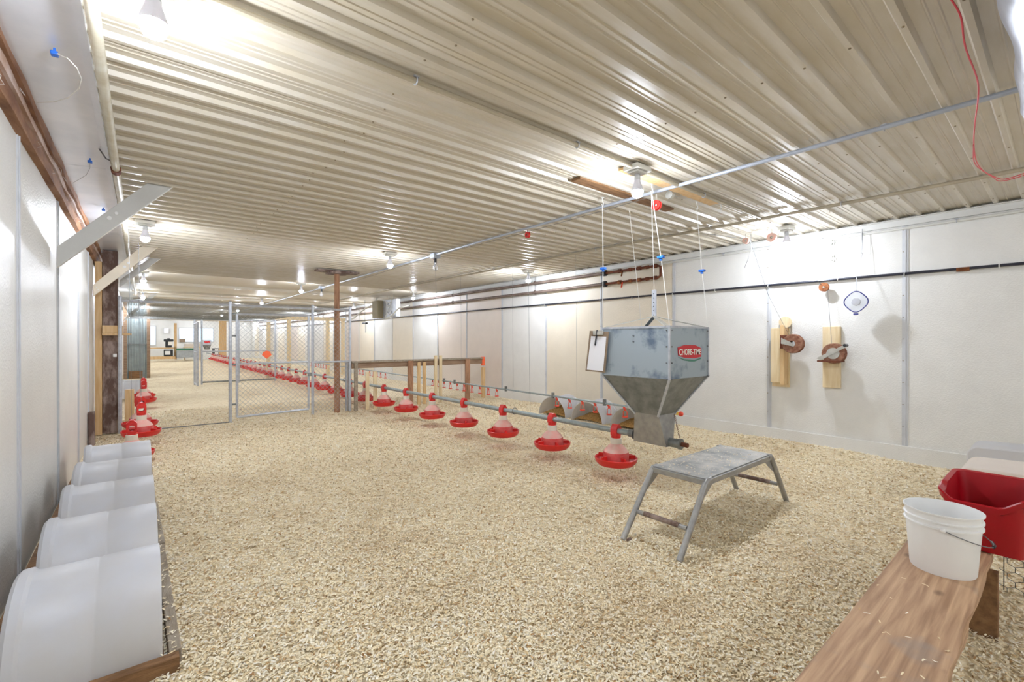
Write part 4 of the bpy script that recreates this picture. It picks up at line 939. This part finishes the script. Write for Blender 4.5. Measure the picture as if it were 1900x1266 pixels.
cord('pale cord behind the hopper strap', [(3.0, 2.2, CZ - .1), (HX1, HY1, ZT)], .0018)
clipb((hk[0][0] + .02, hk[0][1] + .01, 1.70), 'blue clip on the left hopper cord'); clipb((3.38, 1.80, 1.68), 'blue clip on the right hopper cord'); clipb((2.815, 1.80, 1.72), 'blue clip on the middle hopper cord')
c = PZ(1218, 381, 2.12); ppulley(c, .036, 'red', 'red pulley wheel hanging above the hopper', 'X')
c = PZ(979, 436, 2.2); ppulley(c, .03, 'red', 'small red pulley under the ceiling left of the hopper', 'X')
cord('thin vertical cord from the red pulley to the feed pipe', [c, (fx(c.y) , c.y, fpz + .03)], .0015, 'steelwire')
c2 = PZ(807, 479, 2.2); ppulley(c2, .028, 'copper', 'small brown pulley beside the unlit bulb', 'X')
cord('thin vertical cord from the brown pulley to the feed pipe', [c2, (fx(c2.y), c2.y, fpz + .03)], .0015, 'steelwire')
cord('long thin hoist cable under the ceiling along the feed line', [(2.95, 2.0, CZ - .06), c + Vector((0, 0, .03)), c2 + Vector((0, 0, .03)), (3.2, 12, CZ - .04)], .0022, 'steelwire')
cord('long thin hoist cable under the ceiling along the drinker line', [(4.9, 2.1, CZ - .08), (4.4, 2.3, CZ - .06), (4.15, 2.6, CZ - .05), (4.0, 8, CZ - .05), (4.1, 14, CZ - .05)], .0022, 'steelwire')
for i, q in enumerate((3.95, 5.25, 6.7)):
    cord('thin cord dropping from the ceiling to the drinker line, %s from the hopper' % ORD[i], [(dlineX(q) - .02, q, CZ - .02), (dlineX(q), q, DZ + .05)], .0013, 'steelwire')
mb = MB(); c = PZ(1243, 362, 2.23)
mb.lathe([(.001, -.02), (.03, -.015), (.035, .01), (.02, .03), (.001, .035)], 12, c, axis='X'); mb.box(c + Vector((.05, -.02, .01)), (.06, .03, .03)); tag(mb.build('swivel_pulley', 'zinc', origin=c), 'small steel pulley bracket on the conduit above the hopper', 'pulley')
# right hoist pulleys by the wall
pA = PZ(1384, 447, 2.16); ppulley(pA, .032, 'cone', 'small pinkish pulley under the ceiling, left of the pair near the winches', 'X')
pB = PZ(1432, 441, 2.17); ppulley(pB, .045, 'cone', 'larger pinkish pulley near the right lamp above the winches', 'X')
pC = PX(1529, 533, 5.33); t = thing('pulley', 'copper coloured pulley wheel fixed on the black pipe of the right wall', 'pulley', pC)
MB().lathe([(.012, -.015), (.045, -.015), (.036, -.004), (.036, .004), (.045, .015), (.012, .015)], 20, pC, axis='X').build('wheel', 'copper', t); MB().tube([pC + Vector((-.02, 0, 0)), pC + Vector((.09, 0, .01))], .009, 8).build('axle', 'zinc', t)
# winches
def winch(bx, cwheel, wr, label, shelf):
    x0, y0, x1, y1 = bx; a = PX(x0, y1, WR - .05); b = PX(x1, y0, WR - .05)
    t = thing('hand_winch', label, 'winch', (WR - .05, (a.y + b.y) / 2, a.z))
    return t, a, b
t, a, b = winch((1526, 606, 1558, 719), None, 0, 'rusty hand winch on an upright pine board, right of the two', True)
MB().box2((WR - .05, b.y, a.z), (WR, a.y, b.z)).build('backing_board', 'pine_pale', t, smooth=False, bevel=.003)
c = PX(1548, 656, WR - .14)
MB().lathe([(.03, -.04), (.095, -.04), (.10, -.03), (.07, -.02), (.07, .02), (.10, .03), (.095, .04), (.03, .04)], 24, c, axis='X').build('drum', 'brass', t)
MB().box2((WR - .2, c.y - .06, c.z - .085), (WR - .04, c.y + .13, c.z - .07)).build('bracket', 'rust', t, smooth=False)
ca = MB().prism([c + Vector((-.05, .14, -.05)), c + Vector((-.05, .10, -.07)), c + Vector((-.05, -.12, .07)), c + Vector((-.05, -.10, .09))], (.01, 0, 0)).build('crank_arm', 'zinc', t, smooth=False)
MB().tube([c + Vector((-.10, -.11, .08)), c + Vector((-.03, -.11, .08))], .015, 8).build('crank_knob', 'black', ca)
MB().tube([c + Vector((-.046, .0, 0)), c + Vector((-.03, 0, 0))], .055, 20).build('gear_cover', 'zinc', t)
cord('steel cable from the copper pulley down to the right winch', [pC + Vector((0, -.03, -.02)), c + Vector((0, .02, .07))], .002, 'steelwire', 'winch_cable')
cord('steel cable from the larger ceiling pulley to the copper pulley', [pB, pC], .002, 'steelwire', 'winch_cable')
t, a, b = winch((1431, 604, 1463, 717), None, 0, 'rusty hand winch on a boxed pine post, left of the two', False)
ym = (a.y + b.y) / 2
MB().box2((WR - .03, b.y, a.z), (WR, a.y, b.z - .03)).build('backing_board', 'pine_pale', t, smooth=False, bevel=.003)
MB().box2((WR - .14, b.y + .01, a.z + .03), (WR - .03, b.y + .05, b.z)).build('side_board', 'pine', t, smooth=False, bevel=.003)
MB().box2((WR - .12, b.y + .05, a.z + .05), (WR - .03, a.y - .02, b.z - .03)).build('front_board', 'pine_pale', t, smooth=False, bevel=.003)
MB().tube([PX(1457, 598, WR - .12), PX(1457, 598, WR - .01)], .06, 20).build('wood_disc', 'pine_pale', t)
c = PX(1472, 638, WR - .15)
MB().lathe([(.03, -.035), (.095, -.035), (.10, -.025), (.07, -.015), (.07, .015), (.10, .025), (.095, .035), (.03, .035)], 24, c, axis='X').build('drum', 'brass', t)
MB().prism([c + Vector((-.05, .10, .06)), c + Vector((-.05, .10, .0)), c + Vector((-.05, -.02, -.03)), c + Vector((-.05, .0, .01))], (.012, 0, 0)).build('side_bracket', 'zinc', t, smooth=False)
MB().box2((c.x - .03, c.y + .05, c.z - .05), (c.x + .1, c.y + .12, c.z + .09)).build('gear_box', 'rust', t, smooth=False, bevel=.006)
k1 = PX(1426, 549, WR - .15)
cord('steel cable from the small ceiling pulley to the left winch', [pA + Vector((.03, -.03, 0)), k1, c + Vector((0, .03, .07))], .002, 'steelwire', 'winch_cable')
cord('loose cable end with a flat tag hanging by the small ceiling pulley', [PX(1393, 425, 5.0), PX(1394, 466, 5.0), PX(1386, 486, 5.0), PX(1381, 498, 5.0)], .0025, 'steelwire')
# small wall clips, lid
for i, y in enumerate((450, 480)):
    p = PX(1545, y, WR); mb = MB(); mb.box(p + Vector((-.004, 0, 0)), (.008, .028, .075)); mb.ring(p + Vector((-.03, 0, 0)), .024, .004, axis='Y', n=14)
    tag(mb.build('pipe_clip', 'zinc', origin=p, smooth=True), '%s of two empty metal pipe clips high on the right wall' % ('upper' if i == 0 else 'lower'), 'clip')
c = PX(1588, 560, WR - .17); t = thing('plastic_lid', 'white rounded square plastic lid with navy rim hanging by a cord', 'lid', c)
def sq(R, x, nn=40, pw=3.0):
    out = []
    for j in range(nn):
        a = 2 * PI * j / nn; q = (abs(math.cos(a)) ** pw + abs(math.sin(a)) ** pw) ** (1 / pw); yy_, zz_ = R * math.cos(a) / q, R * math.sin(a) / q
        yr, zr = (yy_ - zz_) * .7071, (yy_ + zz_) * .7071; out.append(c + Vector((x, yr * .95, zr)))
    return out
MB().prism(sq(.086, .0), (.008, 0, 0)).build('lid_plate', 'seam', t); MB().tube(sq(.088, .002), .0055, 6, closed=True).build('rim', 'navy', t)
MB().tube([c + Vector((-.004, 0, 0)), c + Vector((.0, 0, 0))], .035, 20).build('centre_boss', 'barrel', t)
MB().box(c + Vector((0, .0, -.118)), (.008, .04, .02)).build('pull_tab', 'navy', t, bevel=.004)
cc = [PX(x, y, X) for x, y, X in ((1600, 425, WR - .04), (1601, 470, WR - .06), (1590, 500, WR - .1), (1589, 535, WR - .16), (1588, 542, WR - .165))]
cord('grey doubled cord from the ceiling trim to the hanging lid', cc, .0022, 'steelwire')
cord('grey looped wire end dangling beside the lid cord', [PX(x, y, WR - .05) for x, y in ((1600, 430), (1598, 472), (1584, 468), (1572, 462), (1565, 452), (1569, 462), (1584, 470))], .0018, 'steelwire')

# ------------------------------------------------------------------ stool
st = thing('step_stool', 'grey aluminium platform stool with splayed legs standing in the shavings', 'stool', (2.85, 1.44, 0))
sx0, sx1, sy0, sy1, sz = 2.42, 3.29, 1.265, 1.605, .372
MB().box2((sx0, sy0, sz - .006), (sx1, sy1, sz)).build('platform', 'tread', st, smooth=False, bevel=.001)
mb = MB()
for a, b in (((sx0, sy0), (sx1, sy0)), ((sx1, sy0), (sx1, sy1)), ((sx1, sy1), (sx0, sy1)), ((sx0, sy1), (sx0, sy0))): mb.beam((*a, sz - .022), (*b, sz - .022), .022, .03)
mb.build('apron', 'stool', st, smooth=False, bevel=.002)
for (x, yv, fx_, fy_) in ((sx0, sy0, 2.165, 1.275), (sx0, sy1, 2.15, 1.62), (sx1, sy0, 3.55, 1.26), (sx1, sy1, 3.55, 1.61)):
    s_ = 1 if x == sx0 else -1
    MB().tube([(x + s_ * .05, yv, sz - .012), (x + s_ * .01, yv, sz - .014), (x - s_ * .008, yv, sz - .03), (fx_, fy_, -.01)], .0165, 12).build('leg', 'stool', st)
    f = .52; px_ = x + (fx_ - x) * f
    mb = MB(); yy_ = yv + (.004 if yv == sy0 else -.004)
    mb.prism([(x, yy_, sz - .03), (x + s_ * .10, yy_, sz - .03), (x + s_ * .03, yy_, sz - .08), (x + (fx_ - x) * .5, yy_, sz * .53)], (0, .004, 0)); mb.build('gusset', 'stool', st, smooth=False)
for xf, x in ((2.16, sx0), (3.55, sx1)):
    f = .62; X = x + (xf - x) * f; Z = sz * (1 - f) - .01
    MB().tube([(X, 1.285, Z), (X, 1.60, Z)], .013, 10).build('rung', 'stool', st)
    MB().tube([(X, 1.33, Z + .002), (X, 1.55, Z + .002)], .0145, 10).build('rung_grip', 'timber_dark', st)
pts = np.stack([rng.uniform(sx0 + .02, sx1 - .02, 260), rng.uniform(sy0 + .02, sy1 - .02, 260), np.full(260, sz)], 1)
chips('stool_litter', 'thin scatter of wood shavings lying on the stool platform', 'shavings', pts, rng.uniform(.006, .018, 260), rng.uniform(.002, .006, 260), tilt=.06, lift=.002)
MB().box((2.19, 1.57, .015), (.05, .02, .012)) 
c = PZ(1167, 1001, .02); tag(MB().box(c, (.035, .012, .014)).build('wood_chip_block', 'timber_dark', origin=c, smooth=False, bevel=.003), 'small dark wood chunk beside the left foot of the stool', 'wood block')

# ------------------------------------------------------------------ bench, bucket, tub, chicken wire
bt = .30
bn = thing('plank_bench', 'worn thick plank bench in the bottom right corner', 'bench', (1.8, .3, 0))
mb = MB(); nn = 30; vs = []; fs = []
for i in range(nn + 1):
    x = .55 + (2.97 - .55) * i / nn; j = random.uniform(-.004, .004)
    vs += [(x, .19 + j, bt - .05), (x, .425, bt - .05), (x, .425, bt), (x, .186 - j, bt)]
for i in range(nn):
    for a in range(4): fs.append((i * 4 + a, i * 4 + (a + 1) % 4, (i + 1) * 4 + (a + 1) % 4, (i + 1) * 4 + a))
fs += [(0, 1, 2, 3), (nn * 4, nn * 4 + 1, nn * 4 + 2, nn * 4 + 3)]
mb.add(vs, fs); mb.build('plank', 'plank', bn, smooth=False, bevel=.003)
for x in (.8, 2.52): MB().box2((x, .165, -.02), (x + .04, .42, bt - .05)).build('leg', 'brown_board', bn, smooth=False, bevel=.003)
pts = np.stack([rng.uniform(1.2, 2.1, 26), rng.uniform(.2, .41, 26), np.full(26, bt)], 1)
chips('bench_litter', 'few loose shavings lying on the plank bench', 'shavings', pts, rng.uniform(.01, .024, 26), rng.uniform(.003, .006, 26), tilt=.05, lift=.003)
bc = Vector((2.285, .29, bt))
bk = thing('bucket', 'white ribbed plastic bucket with wire handle standing on the plank bench', 'bucket', bc)
H = .222
MB().lathe([(.0002, .006), (.086, .004), (.090, 0), (.092, .006), (.1035, H - .055), (.1095, H - .053), (.1095, H - .048), (.104, H - .046), (.1045, H - .034), (.110, H - .032), (.110, H - .027), (.105, H - .025), (.106, H - .008), (.1105, H - .006), (.1115, H), (.107, H), (.102, H - .02), (.089, .012), (.0002, .012)], 40, bc).build('body', 'white', bk)
hp_ = []
for k in range(13):
    a = PI * k / 12; th_ = math.radians(-82); r = .112
    ux = Vector((math.cos(th_ + PI / 2), math.sin(th_ + PI / 2), 0)); dn = Vector((math.cos(th_), math.sin(th_), 0))
    hp_.append(bc + Vector((0, 0, H - .05)) + ux * (r * math.cos(a)) + (dn * 1.12 + Vector((0, 0, -.42))) * (r * 1.05 * math.sin(a)))
hd = MB().tube(hp_, .0018, 6).build('handle', 'steelwire', bk)
MB().tube(hp_[5:8], .005, 8).build('grip', 'black', hd)
for s_ in (0, -1): MB().ball(hp_[s_], .008, 8, 6, (1, 1, 1)).build('handle_lug', 'white', bk)
tb = thing('storage_tub', 'deep red plastic tub with a notched rim on the end of the plank bench', 'tub', (2.72, .2, bt))
def rrect(x0, x1, y0, y1, r, z, nq=5):
    out = []
    for cx_, cy_, a0 in ((x1 - r, y1 - r, 0), (x0 + r, y1 - r, PI / 2), (x0 + r, y0 + r, PI), (x1 - r, y0 + r, 3 * PI / 2)):
        for k in range(nq + 1): a = a0 + PI / 2 * k / nq; out.append((cx_ + r * math.cos(a), cy_ + r * math.sin(a), z))
    return out
def notch(p, amt):   # scooped front edge (towards -X), filling most of that side
    x, y_, z = p
    if x < 2.62:
        tt = abs((y_ - .225) / .125)
        return (x, y_, z - amt * max(0, min(1, (1 - tt) * 2.2)))
    return p
def ringN(x0, x1, y0, y1, r, z, amt):
    base = rrect(x0, x1, y0, y1, r, z); out = []
    for i, p in enumerate(base):
        q = base[(i + 1) % len(base)]; L_ = (Vector(q) - Vector(p)).length; ns = 10 if i % 6 == 5 else 1
        for k in range(ns): f = k / ns; out.append(notch(tuple(Vector(p) * (1 - f) + Vector(q) * f), amt))
    return out
tz = .245
rings = [ringN(2.58, 2.90, .10, .30, .03, bt + .003, 0), ringN(2.54, 2.93, .085, .325, .035, bt + tz - .03, .045), ringN(2.53, 2.94, .075, .335, .04, bt + tz - .028, .045),
         ringN(2.525, 2.945, .07, .34, .04, bt + tz - .005, .045), ringN(2.53, 2.94, .075, .335, .04, bt + tz, .045), ringN(2.545, 2.925, .09, .32, .033, bt + tz - .004, .045), ringN(2.585, 2.895, .105, .295, .028, bt + .008, 0)]
mb = MB(); n_ = len(rings[0]); vs = [p for r in rings for p in r]; fs = []
for i in range(len(rings) - 1):
    for j in range(n_): fs.append((i * n_ + j, i * n_ + (j + 1) % n_, (i + 1) * n_ + (j + 1) % n_, (i + 1) * n_ + j))
fs += [tuple(range(n_)), tuple(range((len(rings) - 1) * n_, len(rings) * n_))]
mb.add(vs, fs); mb.build('shell', 'tubred', tb)
# chicken wire panel
t = thing('chicken_wire_panel', 'hexagonal chicken wire panel standing behind the bench end', 'wire panel', (3.0, -.05, 0))
mb = MB(); s = .028; hx = 0; X0 = 3.02
def hexpt(i, j): return None
row = 0; z = .0
while z < .42:
    yv = .17 - (s * .866 if row % 2 else 0)
    while yv > -.9:
        jt = lambda: random.uniform(-.002, .002)
        a = (X0, yv, z); b = (X0, yv, z + s * .8); c1 = (X0, yv - s * .866, z + s * 1.2); c2_ = (X0, yv + s * .866, z + s * 1.2)
        rod(mb, a, b, .0011, 4); rod(mb, b, c1, .0011, 4); rod(mb, b, c2_, .0011, 4)
        yv -= s * 1.732
    z += s * 1.2; row += 1
mb.build('wire', 'black', t, smooth=False)
for yv in (.18, -.5): MB().tube([(X0, yv, 0), (X0, yv, .45)], .0016, 6).build('edge_wire', 'black', t)
tag(MB().box2((3.08, -.9, 0), (3.12, .1, .40)).build('plywood_sheet', 'wall_pink', origin=(3.1, -.4, 0), smooth=False), 'pale plywood sheet behind the chicken wire', 'board')

# foil duct and red wire, top right
t = thing('foil_duct', 'crumpled silver foil duct hanging in the top right corner', 'duct', (2.6, -.1, 2.0))
mb = MB(); nn = 46; m_ = 28; vs = []; fs = []
for i in range(nn + 1):
    x = 1.5 + 1.3 * i / nn; endt = min(1, (nn - i) / 5) ** .5
    for j in range(m_):
        a = 2 * PI * j / m_; r = .19 * (1 + .03 * math.sin(3 * a + i * .21) + .02 * math.sin(5 * a - i * .37)) * max(.05, endt)
        vs.append((x, -.075 + r * math.cos(a), 2.07 + r * .95 * math.sin(a)))
for i in range(nn):
    for j in range(m_): fs.append((i * m_ + j, i * m_ + (j + 1) % m_, (i + 1) * m_ + (j + 1) % m_, (i + 1) * m_ + j))
mb.add(vs, fs); mb.build('foil_skin', 'foil', t)
pts = [PZ(x, y, z) for x, y, z in ((1760, -8, 2.2), (1776, 15, 2.19), (1785, 35, 2.18), (1788, 75, 2.17), (1795, 100, 2.17), (1808, 130, 2.17), (1816, 155, 2.18), (1815, 185, 2.18), (1809, 225, 2.18), (1806, 265, 2.18), (1810, 300, 2.19), (1824, 318, 2.19), (1842, 327, 2.2), (1858, 334, 2.2), (1880, 329, 2.21), (1902, 321, 2.22))]
def smoothpts(p, it=2):
    for _ in range(it):
        q = [p[0]]
        for i in range(len(p) - 1): q += [p[i] * .75 + p[i + 1] * .25, p[i] * .25 + p[i + 1] * .75]
        q.append(p[-1]); p = q
    return p
tw = thing('red_cable', 'red twisted wire dangling from the ceiling at the top right', 'cable', pts[8])
MB().tube(smoothpts(pts), .0028, 6).build('wire', 'redwire', tw)
MB().tube(smoothpts([p + Vector((.01, .012 * math.sin(i * 2), -.008)) for i, p in enumerate(pts[9:])]), .0026, 6).build('second_strand', 'redwire', tw)
